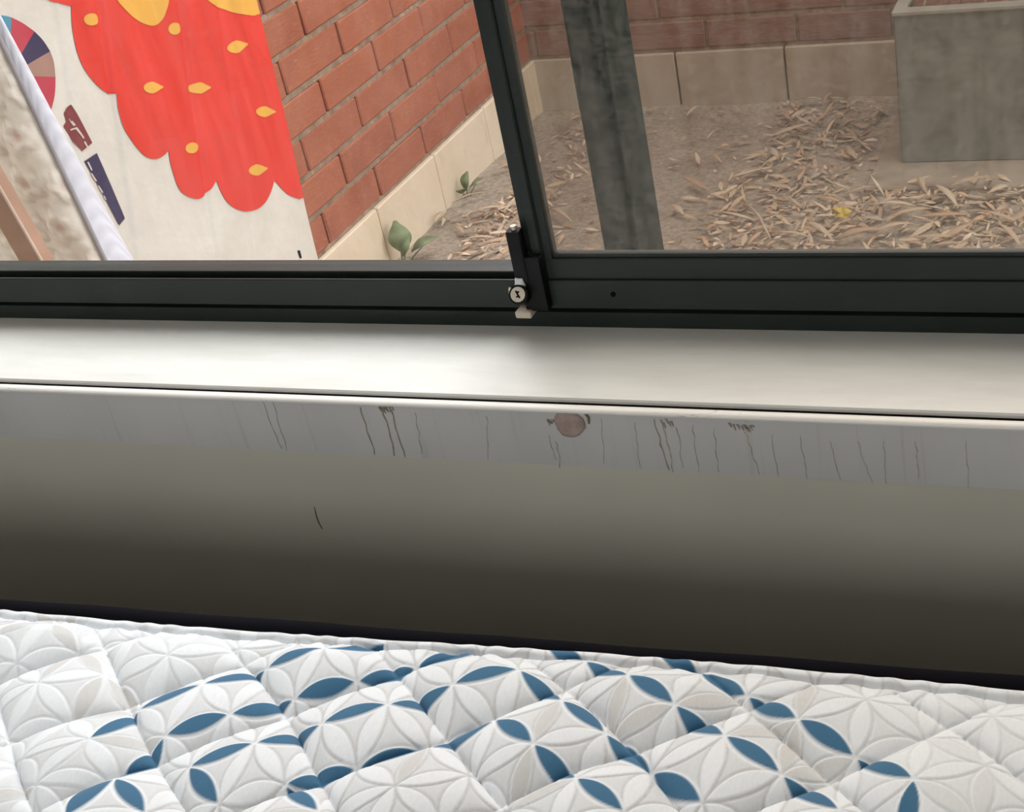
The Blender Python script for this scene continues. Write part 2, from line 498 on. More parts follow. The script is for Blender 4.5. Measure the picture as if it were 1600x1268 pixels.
def decal_strip(name, pts_px, widths, plane_y, mat, parent):
    """thin stain film on a wall plane, following picture points"""
    P = [on_y(x, y, plane_y) for x, y in pts_px]
    v, f = [], []
    for i, p in enumerate(P):
        w = widths[i] / 2
        v += [(p[0] - w, plane_y, p[2]), (p[0] + w, plane_y, p[2]), (p[0] - w, plane_y + 0.0008, p[2]), (p[0] + w, plane_y + 0.0008, p[2])]
    for i in range(len(P) - 1):
        a, b = 4 * i, 4 * i + 4
        f += [(a, a + 1, b + 1, b), (a, b, b + 2, a + 2), (a + 1, a + 3, b + 3, b + 1)]
    o = link(name, mesh_from(name, v, f), mat)
    o.parent = parent; o.matrix_parent_inverse = Matrix.Translation(-Vector(parent.location))
    return o
AY = 1.0099
drips = [((408, 622), (440, 705), .0010), ((425, 628), (449, 708), .0008), ((562, 636), (585, 714), .0013), ((598, 640), (617, 716), .0016),
         ((610, 640), (634, 718), .0015), ((648, 645), (660, 714), .0006), ((868, 690), (876, 735), .0011), ((858, 680), (868, 722), .0008),
         ((1022, 655), (1044, 738), .0014), ((1036, 662), (1052, 742), .0011), ((1058, 668), (1066, 735), .0008), ((1115, 670), (1122, 742), .0008),
         ((1164, 675), (1186, 745), .0009), ((1205, 680), (1216, 748), .0008), ((1250, 682), (1262, 752), .0007), ((1296, 690), (1312, 754), .0009),
         ((1340, 690), (1362, 758), .0008), ((1430, 690), (1436, 752), .0010), ((1082, 664), (1092, 742), .0006), ((992, 660), (1000, 735), .0006),
         ((940, 655), (944, 728), .0006), ((1380, 690), (1384, 760), .0006), ((1510, 690), (1514, 765), .0006), ((760, 650), (764, 722), .0005)]
for (a, b, w) in drips:
    n = 9; pts = []; ws = []
    for k in range(n):
        u = k / (n - 1)
        pts.append((a[0] + (b[0] - a[0]) * u + random.uniform(-1.8, 1.8), a[1] + (b[1] - 4 - a[1]) * u))
        ws.append(w * random.uniform(0.25, 0.85) * (1 - 0.45 * u))
    decal_strip('drip_stain', pts, [q * (1.7 if w >= .0011 else 1.2) for q in ws], AY, M['dripdark'] if w >= .0013 else M['drip'], trim2)
for (x, y, r) in [(604, 638, 12), (1042, 660, 10), (1155, 666, 16), (600, 642, 8), (864, 658, 9), (1170, 668, 8)]:
    pts = [(x - r + 2 * r * k / 5 , y + random.uniform(-3, 3)) for k in range(6)]
    for k in range(5):
        decal_strip('drip_stain', [(pts[k][0], pts[k][1] - 3), (pts[k][0] + 4, pts[k][1] + random.uniform(0, 7))], [.0022, .0005], AY - 0.0002, M['dripdark'], trim2)
# round filler dab with a chipped rim
pc = on_y(890, 662, AY)
bm = bmesh.new()
ring = []
for k in range(28):
    t_ = 2 * math.pi * k / 28
    r = 0.0150 * (1 + 0.05 * math.sin(3 * t_ + 1) + random.uniform(-.03, .03))
    ring.append((r * math.cos(t_), r * math.sin(t_) * 0.93))
rows = []
for (s_, d) in ((1.0, 0.0), (0.95, -0.0016), (0.7, -0.0024), (0.3, -0.0021)):
    rows.append([bm.verts.new((pc[0] + x * s_, AY + d, pc[2] + z * s_)) for x, z in ring])
for a, b in zip(rows, rows[1:]):
    for k in range(28):
        bm.faces.new((a[k], a[(k + 1) % 28], b[(k + 1) % 28], b[k]))
bm.faces.new(rows[-1])
o = link('filler_patch', bm_mesh('filler_patch', bm, True), M['filler']); o['label'] = 'round pinkish-brown dab under the sill bead'
o.parent = trim2; o.matrix_parent_inverse = Matrix.Translation(-Vector(trim2.location))
for (pts, w) in (([(869, 648), (880, 640), (896, 637), (910, 641), (919, 652), (920, 662)], .0026), ([(862, 660), (870, 656), (876, 668)], .0020), ([(855, 655), (862, 662)], .0026)):
    decal_strip('chipped_rim', pts, [w * .5] + [w] * (len(pts) - 2) + [w * .5], AY - 0.0004, M['stain'], trim2)
# scratch on the wall
ws_ = decal_strip('wall_scratch', [(491, 792), (494, 806), (498, 817), (503, 826)], [.0004, .0012, .0010, .0004], YI - 0.0007, M['stain'], ww)

# ------------------------------------------------------------------ window
win = struct(empty('window_1', (-0.5, 1.17, SZ)), 'dark green aluminium sliding window, clear pane left and dusty pane right')
def wpart(o, parent=None):
    o.parent = parent or win
    o.matrix_parent_inverse = (Matrix.Translation(-Vector(win.location)) if parent is None else parent.matrix_parent_inverse.copy())
    return o
def wbox(name, lo, hi, mat, bev=0.0012, parent=None, seg=1):
    return wpart(box(name, lo, hi, mat, None, bev, seg), parent)
def wprism(name, prof, mat, x0=WX0, x1=WX1, parent=None):
    return wpart(prism_x(name, prof, x0, x1, mat), parent)
# bottom track profile (y,z): front flange, shadow groove, inner channel, middle rib, outer channel, outer rib
ZT = 0.712
tr = wprism('bottom_track', [(1.1555, SZ), (1.1545, SZ + 0.0170), (1.1600, SZ + 0.0185), (1.1600, SZ + 0.0225), (1.1500, SZ + 0.0240), (1.1500, ZT - 0.001),
                       (1.1507, ZT), (1.1525, ZT), (1.1530, ZT - 0.014), (1.1690, ZT - 0.014), (1.1692, ZT - 0.001), (1.1700, ZT), (1.1800, ZT),
                       (1.1806, ZT - 0.012), (1.1850, ZT - 0.012), (1.1855, ZT), (1.1975, ZT - 0.001), (1.1980, ZT - 0.004), (1.2150, SZ + 0.01), (1.2150, SZ)], M['frame'])
wprism('lit_track_top', [(1.1700, ZT + 0.0002), (1.1702, ZT + 0.0012), (1.1798, ZT + 0.0012), (1.1800, ZT + 0.0002)], M['track'], parent=tr)  # pale rib tops: sky light on the track put into the colour
wprism('lit_track_top', [(1.1857, ZT + 0.0002), (1.1859, ZT + 0.0010), (1.1972, ZT + 0.0004), (1.1975, ZT - 0.0006)], M['track'], parent=tr)
wbox('jamb', (WX0, 1.15, SZ), (WX0 + 0.035, 1.215, WZ1), M['frame'])
wbox('jamb', (WX1 - 0.035, 1.15, SZ), (WX1, 1.215, WZ1), M['frame'])
wbox('head_rail', (WX0, 1.15, WZ1 - 0.045), (WX1, 1.215, WZ1), M['frame'])
# right sash in the inner channel
SXL = -0.580
sash = wpart(prism_x('sash_rail', [(1.1532, ZT - 0.010), (1.1532, ZT + 0.0205), (1.1542, ZT + 0.0215), (1.1560, ZT + 0.0215), (1.1560, ZT + 0.0255), (1.1640, ZT + 0.0255), (1.1660, ZT + 0.021), (1.1670, ZT - 0.010)], SXL + 0.004, WX1 - 0.03, M['frame']))
wpart(prism_x('glazing_bead', [(1.1562, ZT + 0.0217), (1.1562, ZT + 0.0262), (1.1585, ZT + 0.0268), (1.1585, ZT + 0.0217)], SXL + 0.028, WX1 - 0.06, M['gasket']), sash)
st = wpart(prism_z('meeting_stile', [(SXL, 1.1580), (SXL + 0.0010, 1.1545), (SXL + 0.0085, 1.1532), (SXL + 0.0105, 1.1480), (SXL + 0.0190, 1.1474), (SXL + 0.0205, 1.1530), (SXL + 0.0270, 1.1536), (SXL + 0.0280, 1.1560),
              (SXL + 0.0280, 1.1670), (SXL, 1.1670)], ZT - 0.010, WZ1 - 0.05, M['frame']))
wpart(prism_z('glazing_bead', [(SXL + 0.0222, 1.1528), (SXL + 0.0290, 1.1530), (SXL + 0.0292, 1.1600), (SXL + 0.0222, 1.1600)], ZT + 0.02, WZ1 - 0.06, M['gasket']), st)
wbox('sash_stile', (WX1 - 0.065, 1.153, ZT - 0.01), (WX1 - 0.036, 1.167, WZ1 - 0.05), M['frame'])
wbox('sash_top_rail', (SXL + 0.02, 1.153, WZ1 - 0.075), (WX1 - 0.04, 1.167, WZ1 - 0.046), M['frame'])
p1 = wbox('pane', (SXL + 0.024, 1.1595, ZT + 0.022), (WX1 - 0.06, 1.1597, WZ1 - 0.07), M['dirty'], 0)
p1['label'] = 'dusty streaked glass pane'
# left fixed lite in the outer channel
lr = wpart(prism_x('fixed_rail', [(1.1812, ZT - 0.010), (1.1812, ZT - 0.0010), (1.1845, ZT + 0.0004), (1.1845, ZT - 0.010)], WX0 + 0.03, SXL + 0.02, M['frame']))
wbox('fixed_stile', (SXL - 0.001, 1.1745, ZT + 0.001), (SXL + 0.012, 1.1845, WZ1 - 0.045), M['frame'])
p2 = wbox('pane', (WX0 + 0.03, 1.1826, ZT + 0.003), (SXL + 0.010, 1.1828, WZ1 - 0.04), M['clear'], 0)
p2['label'] = 'clear glass pane'
# fastening screw on the right of the track
wpart(cyl('track_screw', (-0.4945, 1.1505, 0.6975), (-0.4945, 1.1488, 0.6975), 0.0026, M['gasket'], None, n=14))
# lock at the foot of the meeting stile
lk = empty('sash_lock', (0, 0, 0)); wpart(lk); lk['label'] = 'black sash lock with pale metal key cylinder'
def lpart(o):
    o.parent = lk; o.matrix_parent_inverse = lk.matrix_world.inverted() if False else Matrix.Identity(4); return o
lk.matrix_parent_inverse = Matrix.Translation(-Vector(win.location))
lx = -0.582
bm = bmesh.new()
add_box(bm, (lx - 0.002, 1.1385, 0.684), (lx + 0.022, 1.1530, 0.742), 0.0025, 2)
lpart(link('lock_body', bm_mesh('lock_body', bm), M['lockblack']))
bm = bmesh.new()
add_box(bm, (lx - 0.0065, 1.137, 0.7150), (lx + 0.0075, 1.1495, 0.7695), 0.003, 2)
lpart(link('lever', bm_mesh('lever', bm), M['lockblack']))
lpart(cyl('lever_pivot', (lx + 0.001, 1.143, 0.767), (lx + 0.001, 1.143, 0.7735), 0.003, M['chrome'], None, n=12))
dirn = Vector((0.10, -0.86, 0.50)).normalized()
cc = Vector((lx - 0.0035, 1.1400, 0.7010))
lpart(cyl('cylinder_collar', cc, cc - dirn * -0.0130, 0.0098, M['lockblack'], None, n=28, bev=0.0012))
lpart(cyl('cylinder_face', cc + dirn * 0.0125, cc + dirn * 0.0139, 0.0074, M['chrome'], None, n=28))
kq = dirn.to_track_quat('Z', 'Y').to_matrix().to_4x4()
bm = bmesh.new(); add_box(bm, (-0.0008, -0.0042, 0), (0.0008, 0.0042, 0.0006)); add_box(bm, (0.0002, 0.001, 0), (0.0026, 0.0026, 0.0006)); add_box(bm, (-0.0026, -0.0022, 0), (0.0, -0.0008, 0.0006))
bmesh.ops.transform(bm, matrix=Matrix.Translation(cc + dirn * 0.0138) @ kq @ Matrix.Rotation(0.5, 4, 'Z'), verts=bm.verts)
lpart(link('keyway', bm_mesh('keyway', bm), M['gasket']))
bm = bmesh.new(); add_box(bm, (lx - 0.0125, 1.1330, 0.6785), (lx + 0.0045, 1.1500, 0.6860), 0.0012, 1)
lpart(link('catch_plate', bm_mesh('catch_plate', bm), M['bone']))
lpart(cyl('neck', (lx - 0.003, 1.1375, 0.7060), (lx - 0.002, 1.1400, 0.7205), 0.0062, M['track'], None, r1=0.0048, n=18))
lpart(cyl('locking_pin', (lx - 0.0200, 1.1500, 0.7035), (lx - 0.0165, 1.1420, 0.7015), 0.0022, M['chrome'], None, n=12))

# ------------------------------------------------------------------ courtyard
ZG = H - 1.35
struct(box('ground', (-4.5, YO, ZG - 0.2), (3.5, 4.2, ZG), M['soil']), 'dry bare soil of the courtyard')
# reshape: soft relief of the soil
gm = bpy.data.meshes.new('ground'); gv = []; gf = []
nx, ny = 200, 110
for j in range(ny + 1):
    for i in range(nx + 1):
        x = -4.5 + 8 * i / nx; y = YO + (4.2 - YO) * j / ny
        z = ZG + 0.010 * mnoise.noise(Vector((x * 3, y * 3, 0))) + 0.006 * mnoise.noise(Vector((x * 11, y * 11, 4)))
        gv.append((x, y, z))
for j in range(ny):
    for i in range(nx):
        a = j * (nx + 1) + i
        gf.append((a, a + 1, a + nx + 2, a + nx + 1))
nb = len(gv)
for (x, y) in ((-4.5, YO), (3.5, YO), (3.5, 4.2), (-4.5, 4.2)): gv.append((x, y, ZG - 0.2))
gf.append((nb + 3, nb + 2, nb + 1, nb))
gob = bpy.data.objects['ground']; old = gob.data
gm2 = mesh_from('ground', gv, gf, True); gm2.materials.append(M['soil']); gob.data = gm2; bpy.data.meshes.remove(old)

XL, YF = -1.72, 3.72
ZFT = H - 1.197                            # top of the footing
CH = 0.0842                                # course height
BL = 0.2525                                # brick length with joint
WTOP = ZG + 2.25
def brick_mesh(name, l, d, h, jit):
    bm = bmesh.new(); add_box(bm, (-l / 2, -d / 2, -h / 2), (l / 2, d / 2, h / 2), 0.0035, 1)
    for v in bm.verts:
        v.co += Vector((random.uniform(-1, 1), random.uniform(-1, 1), random.uniform(-1, 1))) * jit
    return bm_mesh(name, bm)
BM = [brick_mesh('brick', BL - 0.0060, 0.06, CH - 0.0115, 0.0009) for _ in range(6)]
BH = [brick_mesh('brick', BL / 2 - 0.0060, 0.06, CH - 0.0115, 0.0009) for _ in range(2)]
for b in BM + BH: b.materials.append(M['brick'])
M['dullfoot'] = mat_footing('dull_footing', (0.46, 0.40, 0.32), (0.58, 0.51, 0.42))  # darker footing tones for the far wall
M['dull'] = mat_brick('dull_brick', ((0.26, 0.15, 0.12), (0.33, 0.20, 0.16), (0.40, 0.26, 0.21)), (0.32, 0.18, 0.14), (0.50, 0.38, 0.32))  # duller, less red brick tones for the far wall

def brick_wall(name, label, origin, along, normal, length, rows, even0, odd0, joints_ft, zft, zg, top, bmat=None, core=-0.018, fmat=None):
    """origin: foot of the wall face at run 0; along: run direction; normal: out of the face"""
    A = Vector(along); N = Vector(normal); O = Vector(origin)
    w = struct(empty(name, O), label)
    rz = math.atan2(A.y, A.x)
    def loc(s, dpt, z): return A * s + N * dpt + Vector((0, 0, z - O.z))
    def wall_box(nm, s0, s1, d0, d1, z0, z1, mat):
        bm = bmesh.new()
        pts = []
        add_box(bm, (s0, d0, z0 - O.z), (s1, d1, z1 - O.z))
        for v in bm.verts:
            s, d, z = v.co
            v.co = A * s + N * d + Vector((0, 0, z))
        return link(nm, bm_mesh(nm, bm), mat, w)
    wall_box('wall_core', 0, length, -0.20, core, zg - 0.1, top, M['mortar'])
    bm = bmesh.new()
    for r in range(rows + 1):
        z = zft + r * CH
        add_box(bm, (0, -0.018, z - 0.0062 - O.z), (length, -0.0042, z + 0.0062 - O.z))
    for v in bm.verts:
        s, d, z = v.co; v.co = A * s + N * d + Vector((0, 0, z))
    link('mortar_beds', bm_mesh('mortar_beds', bm), M['mortar'], w)
    for r in range(rows):
        z = zft + (r + 0.5) * CH
        j0 = even0 if r % 2 == 0 else odd0
        k0 = math.ceil((0 - j0) / BL)
        s = j0 + k0 * BL
        edges = [s + BL * k for k in range(-1, int(length / BL) + 3)]
        for a, b in zip(edges, edges[1:]):
            a2, b2 = max(a, 0.0), min(b, length)
            if b2 - a2 < 0.05: continue
            if b2 - a2 > BL - 0.01: me = random.choice(BM); sc = 1.0
            else: me = random.choice(BH); sc = (b2 - a2 - 0.006) / (BL / 2 - 0.006)
            o = bpy.data.objects.new('brick', me); COL.objects.link(o); o.parent = w
            o.location = loc((a2 + b2) / 2, -0.030 + random.uniform(-0.0012, 0.0012), z + random.uniform(-0.0008, 0.0008))
            o.rotation_euler = (random.uniform(-.004, .004), random.uniform(-.004, .004), rz + random.uniform(-.004, .004))
            o.scale = (sc, 1, 1)
            if bmat:
                o.material_slots[0].link = 'OBJECT'; o.material_slots[0].material = bmat
    # plain upper wall far out of the frame
    ztop = zft + rows * CH
    wall_box('upper_brickwork', 0, length, -0.018, 0.0, ztop + 0.006, top, M['brick'])
    # footing blocks
    js = [0.0] + [j for j in joints_ft if 0.04 < j < length - 0.04] + [length]
    for a, b in zip(js, js[1:]):
        bm = bmesh.new(); add_box(bm, (a + 0.0024, -0.03, zg - 0.08 - O.z), (b - 0.0024, 0.0075, zft - 0.004 - O.z), 0.003, 1)
        for v in bm.verts:
            s, d, z = v.co; v.co = A * s + N * d + Vector((0, 0, z))
        link('footing_block', bm_mesh('footing_block', bm), fmat or M['footing'], w)
    return w
YL0 = 1.84
brick_wall('wall_courtyard_side', 'red brick courtyard wall on cream footing, left of the green post', (XL, YL0, ZG), (0, 1, 0), (1, 0, 0), YF - YL0, 15,
           2.755 - YL0, 2.629 - YL0, [2.709 + 0.319 * k - YL0 for k in range(-4, 6)], ZFT, ZG, WTOP)
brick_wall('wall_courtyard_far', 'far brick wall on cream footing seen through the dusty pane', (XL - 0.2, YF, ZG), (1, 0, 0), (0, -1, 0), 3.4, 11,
           0.20 + 0.02, 0.20 + 0.146, [(-1.291 + 0.308 * k) - (XL - 0.2) for k in range(-3, 10)], ZFT, ZG, WTOP, M['dull'], -0.006, M['dullfoot'])

# green steel post just outside the window
post = empty('steel_post', (-0.72, 1.80, ZG)); tag(post, 'dark green square steel post seen through the dusty pane', 'post')
py0 = 1.75; pxr = -0.4005 * py0; pxl = -0.4310 * py0
def ppart(o): o.parent = post; o.matrix_parent_inverse = Matrix.Translation(-Vector(post.location)); return o
M['post'] = plain('green_post_paint', (0.005, 0.018, 0.013), 0.7, 0.2, 0.2, 12)
post.location = ((pxl + pxr) / 2, py0 + 0.05, ZG)
ppart(box('post_tube', (pxl, py0, ZG - 0.02), (pxr, py0 + 0.101, 2.10), M['post'], None, 0.004, 2))
ppart(box('base_plate', (pxl - 0.03, py0 - 0.03, ZG - 0.005), (pxr + 0.03, py0 + 0.131, ZG + 0.014), M['post'], None, 0.002))
# eave over the window
ev = struct(box('trim_3', (-4.0, YO, 2.47), (3.0, 1.48, 2.54), M['ceiling']), 'eave soffit over the window outside')

# planter trough on a slab
pl0 = on_y(1397, 23, 3.23)
px0 = -0.597; pyf = 3.23; pzt = H - 0.985
pt = empty('planter_trough', (px0 + 0.45, pyf + 0.2, ZG + 0.012)); tag(pt, 'grey-green planter trough standing by the far brick wall', 'planter')
def tpart(o): o.parent = pt; o.matrix_parent_inverse = Matrix.Translation(-Vector(pt.location)); return o
bm = bmesh.new()
zb = ZG + 0.012; x1p = px0 + 0.95; y1p = pyf + 0.40; th = 0.022
def quadbox(lo, hi): add_box(bm, lo, hi, 0.003, 1)
quadbox((px0, pyf, zb), (x1p, pyf + th, pzt)); quadbox((px0, y1p - th, zb), (x1p, y1p, pzt))
quadbox((px0, pyf + th, zb), (px0 + th, y1p - th, pzt)); quadbox((x1p - th, pyf + th, zb), (x1p, y1p - th, pzt))
quadbox((px0 + th, pyf + th, zb), (x1p - th, y1p - th, zb + 0.03))
tpart(link('trough', bm_mesh('trough', bm), M['planter']))
M['rim'] = plain('pale_planter_rim', (0.34, 0.335, 0.30), 0.8, 0.2, 0.15, 20)
bm = bmesh.new()
quadbox((px0 - 0.004, pyf - 0.006, pzt - 0.004), (x1p + 0.004, pyf + th + 0.004, pzt + 0.008)); quadbox((px0 - 0.004, y1p - th - 0.004, pzt - 0.004), (x1p + 0.004, y1p + 0.004, pzt + 0.008))
quadbox((px0 - 0.004, pyf + th + 0.004, pzt - 0.004), (px0 + th + 0.004, y1p - th - 0.004, pzt + 0.008)); quadbox((x1p - th - 0.004, pyf + th + 0.004, pzt - 0.004), (x1p + 0.004, y1p - th - 0.004, pzt + 0.008))
tpart(link('rim', bm_mesh('rim', bm), M['rim']))
tpart(box('potting_soil', (px0 + th, pyf + th, zb + 0.03), (x1p - th, y1p - th, pzt - 0.012), plain('brown_mulch', (0.20, 0.125, 0.09), 0.95, 0.1, 0.4, 40, bump=0.8)))
for k, xs in enumerate((0.055, 0.10, 0.135, 0.19, 0.25, 0.33)):
    bx_ = px0 + xs
    tpart(tube('dry_stalk', [(bx_, pyf + 0.05 + 0.02 * (k % 3), pzt - 0.02), (bx_ + 0.012, pyf + 0.07, pzt + 0.03), (bx_ + 0.03 * random.uniform(-1, 1), pyf + 0.09, pzt + 0.13)],
               [.003, .0028, .0015], M['bone'], None, 6))
sl = box('paving_slab', (-0.66, 3.085, ZG - 0.02), (0.60, 3.69, ZG + 0.012), M['slab'], None, 0.004, 1)
tag(sl, 'weathered concrete slab under the planter trough', 'slab')

# ------------------------------------------------------------------ leaf litter
def leaf_geo(L, W, curl, twist, nseg=4):
    v, f = [], []
    for i in range(nseg + 1):
        u = i / nseg
        w = W * math.sin(math.pi * min(0.96, max(0.06, u ** 0.85))) * 0.5 + 0.0004
        x = (u - 0.5) * L; z = curl * L * (1 - (2 * u - 1) ** 2) * 0.35
        a = twist * (u - 0.5)
        v += [Vector((x, -w * math.cos(a), z - w * math.sin(a) + 0.12 * w)), Vector((x, w * math.cos(a), z + w * math.sin(a) + 0.12 * w))]
    for i in range(nseg):
        f.append((2 * i, 2 * i + 2, 2 * i + 3, 2 * i + 1))
    return v, f
PAL = [(0.50, 0.38, 0.26), (0.56, 0.44, 0.31), (0.46, 0.34, 0.23), (0.60, 0.49, 0.36), (0.40, 0.29, 0.20), (0.54, 0.38, 0.25), (0.46, 0.38, 0.29), (0.66, 0.55, 0.42)]
V, Fc, Cc = [], [], []
def density(x, y):
    d = 1.0
    if x < XL + 0.13: d *= 0.3
    t_ = min(1.0, max(0.0, (x + 1.12) / 0.30))
    if x > -1.42: d *= 0.10 + 0.90 * t_              # swept, dusty soil behind the post
    if y > 3.12: d *= 0.22
    if -0.98 < x < -0.58 and y > 3.12: d = 0.55      # drift against the planter
    if -0.7 < x < 0.6 and y > 3.08: d *= 0.15
    d *= 0.35 + 1.1 * (0.5 + mnoise.noise(Vector((x * 4, y * 4, 9))))
    return d
cnt = 0
while cnt < 13000:
    x = random.uniform(XL + 0.03, 1.3); y = random.uniform(1.5, 3.68)
    if random.random() > density(x, y): continue
    if y > pyf - 0.05 and x > px0 - 0.04: continue
    if (y < 1.74 and x < -1.0) or (x < -1.56 and y < 2.44) or (abs(x + 0.727) < 0.11 and 1.66 < y < 1.94): continue
    if x < XL + 0.15 and (2.58 < y < 2.86 or 3.0 < y < 3.22): continue
    cnt += 1
    small = random.random() < 0.7
    L = random.uniform(0.014, 0.034) if small else random.uniform(0.034, 0.075)
    v, f = leaf_geo(L, random.uniform(0.004, 0.009) if small else random.uniform(0.006, 0.012), random.uniform(-0.1, 0.25), random.uniform(-1.5, 1.5))
    mt = Matrix.Translation((x, y, ZG + random.uniform(0.002, 0.016) + (0.012 if y > 3.08 and x > -0.66 else 0))) @ Matrix.Rotation(random.uniform(0, 6.283), 4, 'Z') @ Matrix.Rotation(random.uniform(-.35, .35), 4, 'Y') @ Matrix.Rotation(random.uniform(-.5, .5), 4, 'X')
    b = len(V); V += [mt @ q for q in v]; Fc += [tuple(b + i for i in q) for q in f]
    c = random.choice(PAL); k = random.uniform(1.0, 1.36)
    Cc += [(min(1, c[0] * k), min(1, c[1] * k), min(1, c[2] * k), 1)] * len(v)
me = mesh_from('leaf_litter', V, Fc, False)
at_ = me.color_attributes.new('Tint', 'FLOAT_COLOR', 'POINT'); at_.data.foreach_set('color', np.array(Cc, dtype=np.float32).ravel())
lit = link('leaf_litter', me, M['litter']); tag(lit, 'dry brown leaf litter scattered over the courtyard soil', 'leaf litter', kind='stuff')

# the larger single leaves that stand out
big_px = [(1235, 215), (1265, 165), (1310, 140), (1370, 190), (1255, 285), (1290, 325), (1350, 310), (1395, 335), (1440, 300), (1480, 320), (1520, 300), (1555, 350), (1475, 350), (1500, 372), (1560, 310), (1180, 280), (1210, 250), (1330, 250),
          (1120, 260), (1090, 300), (1060, 340), (1150, 350), (1240, 380), (1280, 375), (1400, 370), (1450, 385), (1345, 380), (880, 350), (905, 300), (690, 350), (735, 320), (760, 340), (720, 370), (745, 300), (1575, 380), (1425, 345)]
for i, (x, y) in enumerate(big_px):
    p = on_z(x, y, ZG)
    L = random.uniform(0.07, 0.12)
    v, f = leaf_geo(L, random.uniform(0.010, 0.018), random.uniform(0.05, 0.35), random.uniform(-1.2, 1.2), 8)
    lm = mesh_from('dry_leaf', v, f, True)
    c = random.choice([PAL[3], PAL[1], PAL[7], PAL[5]])
    a2 = lm.color_attributes.new('Tint', 'FLOAT_COLOR', 'POINT'); a2.data.foreach_set('color', np.array([(*c, 1)] * len(v), dtype=np.float32).ravel())
    o = link('dry_leaf', lm, M['litter'])
    sm = o.modifiers.new('thick', 'SOLIDIFY'); sm.thickness = 0.0008
    o.location = (p[0], min(p[1], 3.66), ZG + 0.021); o.rotation_euler = (random.uniform(-.3, .3), random.uniform(-.15, .15), random.uniform(0, 6.28))
    tag(o, 'long curled pale dry leaf lying on the leaf litter', 'leaf', 'long dry leaves on the courtyard litter')
p = on_z(1315, 353, ZG)
yl = empty('yellow_leaf', (p[0], p[1], ZG + 0.02)); tag(yl, 'small crumpled yellow leaf on the dry leaf litter', 'leaf')
for k, (dx, dy, rz) in enumerate(((0, 0, 0.2), (0.012, 0.008, 1.2), (-0.010, 0.006, 2.4))):
    v, f = leaf_geo(0.034, 0.024, 0.9, 0.8, 6)
    o = link('leaf_lobe', mesh_from('leaf_lobe', v, f, True), M['yleaf'], yl)
    o.modifiers.new('thick', 'SOLIDIFY').thickness = 0.0008
    o.location = (dx, dy, 0.004 * k); o.rotation_euler = (0.3, 0.2 * k, rz)
a, b = on_z(1163, 326, ZG), on_z(1205, 386, ZG)
tw = tube('dry_twig', [(a[0], a[1], ZG + 0.022), ((a[0] + b[0]) / 2 + 0.006, (a[1] + b[1]) / 2, ZG + 0.030), (b[0], b[1], ZG + 0.022)], [.0024, .0028, .0018], M['bone'])
tag(tw, 'straight pale dry twig lying among the leaves', 'twig')

# weeds at the footing
def weed(name, label, base, leaves, stems):
    w = empty(name, base); tag(w, label, 'weed', 'weeds at the brick wall footing')
    for (dx, dy, dz, L, W, yaw, pitch) in leaves:
        v, f = leaf_geo(L, W, 0.25, 0.3, 8)
        o = link('leaf', mesh_from('leaf', v, f, True), M['weed'], w)
        o.modifiers.new('thick', 'SOLIDIFY').thickness = 0.0012
        o.location = (dx, dy, dz); o.rotation_euler = (0, pitch, yaw)
        tube('stem', [(0, 0, -0.02), (dx * .5, dy * .5, dz * .4), (dx, dy, dz)], [.0022, .0018, .0012], M['weed'], w, 6)
    return w
bw = on_z(632, 398, ZG)
weed('weed', 'broad leaved green weed at the footing nearest the sill', (XL + 0.030, 2.715, ZG),
     [(0.012, 0.0, 0.075, 0.075, 0.055, 2.2, -1.15), (0.055, 0.03, 0.040, 0.070, 0.050, 0.7, -0.25), (0.0, -0.065, 0.035, 0.055, 0.030, -1.2, -0.4), (0.03, -0.01, 0.055, 0.05, 0.035, 1.2, -0.9)], 0)
weed('weed', 'small green weed at the footing between the big weed and the window stile', (XL + 0.028, 3.105, ZG),
     [(0.010, 0.0, 0.045, 0.050, 0.040, 1.0, -1.2), (0.025, 0.02, 0.030, 0.045, 0.030, 0.4, -0.5), (0.0, -0.02, 0.025, 0.040, 0.028, -1.0, -0.6)], 0)

# ------------------------------------------------------------------ printed panel leaning on the side wall
def pan_x(z): return -1.632 - 0.022 * (z - ZG)
def to_panel(px, py):
    d = ray(px, py)
    # x = -1.632 - 0.022*(z-ZG), z = H + t*dz
    t_ = (-1.632 - 0.022 * (H - ZG)) / (d[0] + 0.022 * d[2])
    return t_ * d[1], H + t_ * d[2]
creases = []
for a, b, amp in (((152, 0), (209, 397), 1.0), ((288, 56), (323, 298), 0.9), ((84, 10), (106, 149), 0.6), ((341, 17), (368, 190), 0.5)):
    (ya, za), (yb, zb_) = to_panel(*a), to_panel(*b)
    creases.append((ya, za, (yb - ya) / (zb_ - za), amp))
def pan_off(y, z):
    d = 0.0035 * mnoise.noise(Vector((y * 5, z * 3, 2))) + 0.0018 * mnoise.noise(Vector((y * 16, z * 8, 5)))
    for (yc, zc, sl_, amp) in creases:
        q = y - (yc + sl_ * (z - zc))
        d += -0.0065 * amp * math.exp(-(q / 0.0070) ** 2) + 0.0035 * amp * math.tanh(q / 0.012) * math.exp(-abs(q) / 0.10)
    return d
yr_b, yr_t = None, None
(ya, za), (yb, zb_) = to_panel(400, 0), to_panel(497, 403)
ysl = (ya - yb) / (za - zb_)
def y_right(z): return yb + ysl * (z - zb_)
PZ0, PZ1, PYL = ZG + 0.004, 1.50, 1.70
pn = empty('printed_panel', (pan_x(ZG), 2.02, ZG)); tag(pn, 'white creased panel printed with a red scalloped shape, leaning on the brick wall', 'panel')
def npart(o): o.parent = pn; o.matrix_parent_inverse = Matrix.Translation(-Vector(pn.location)); return o
NU, NV = 220, 170
v, f = [], []
for j in range(NV + 1):
    z = PZ0 + (PZ1 - PZ0) * j / NV
    for i in range(NU + 1):
        y = PYL + (y_right(z) - PYL) * i / NU
        v.append((pan_x(z) + pan_off(y, z), y, z))
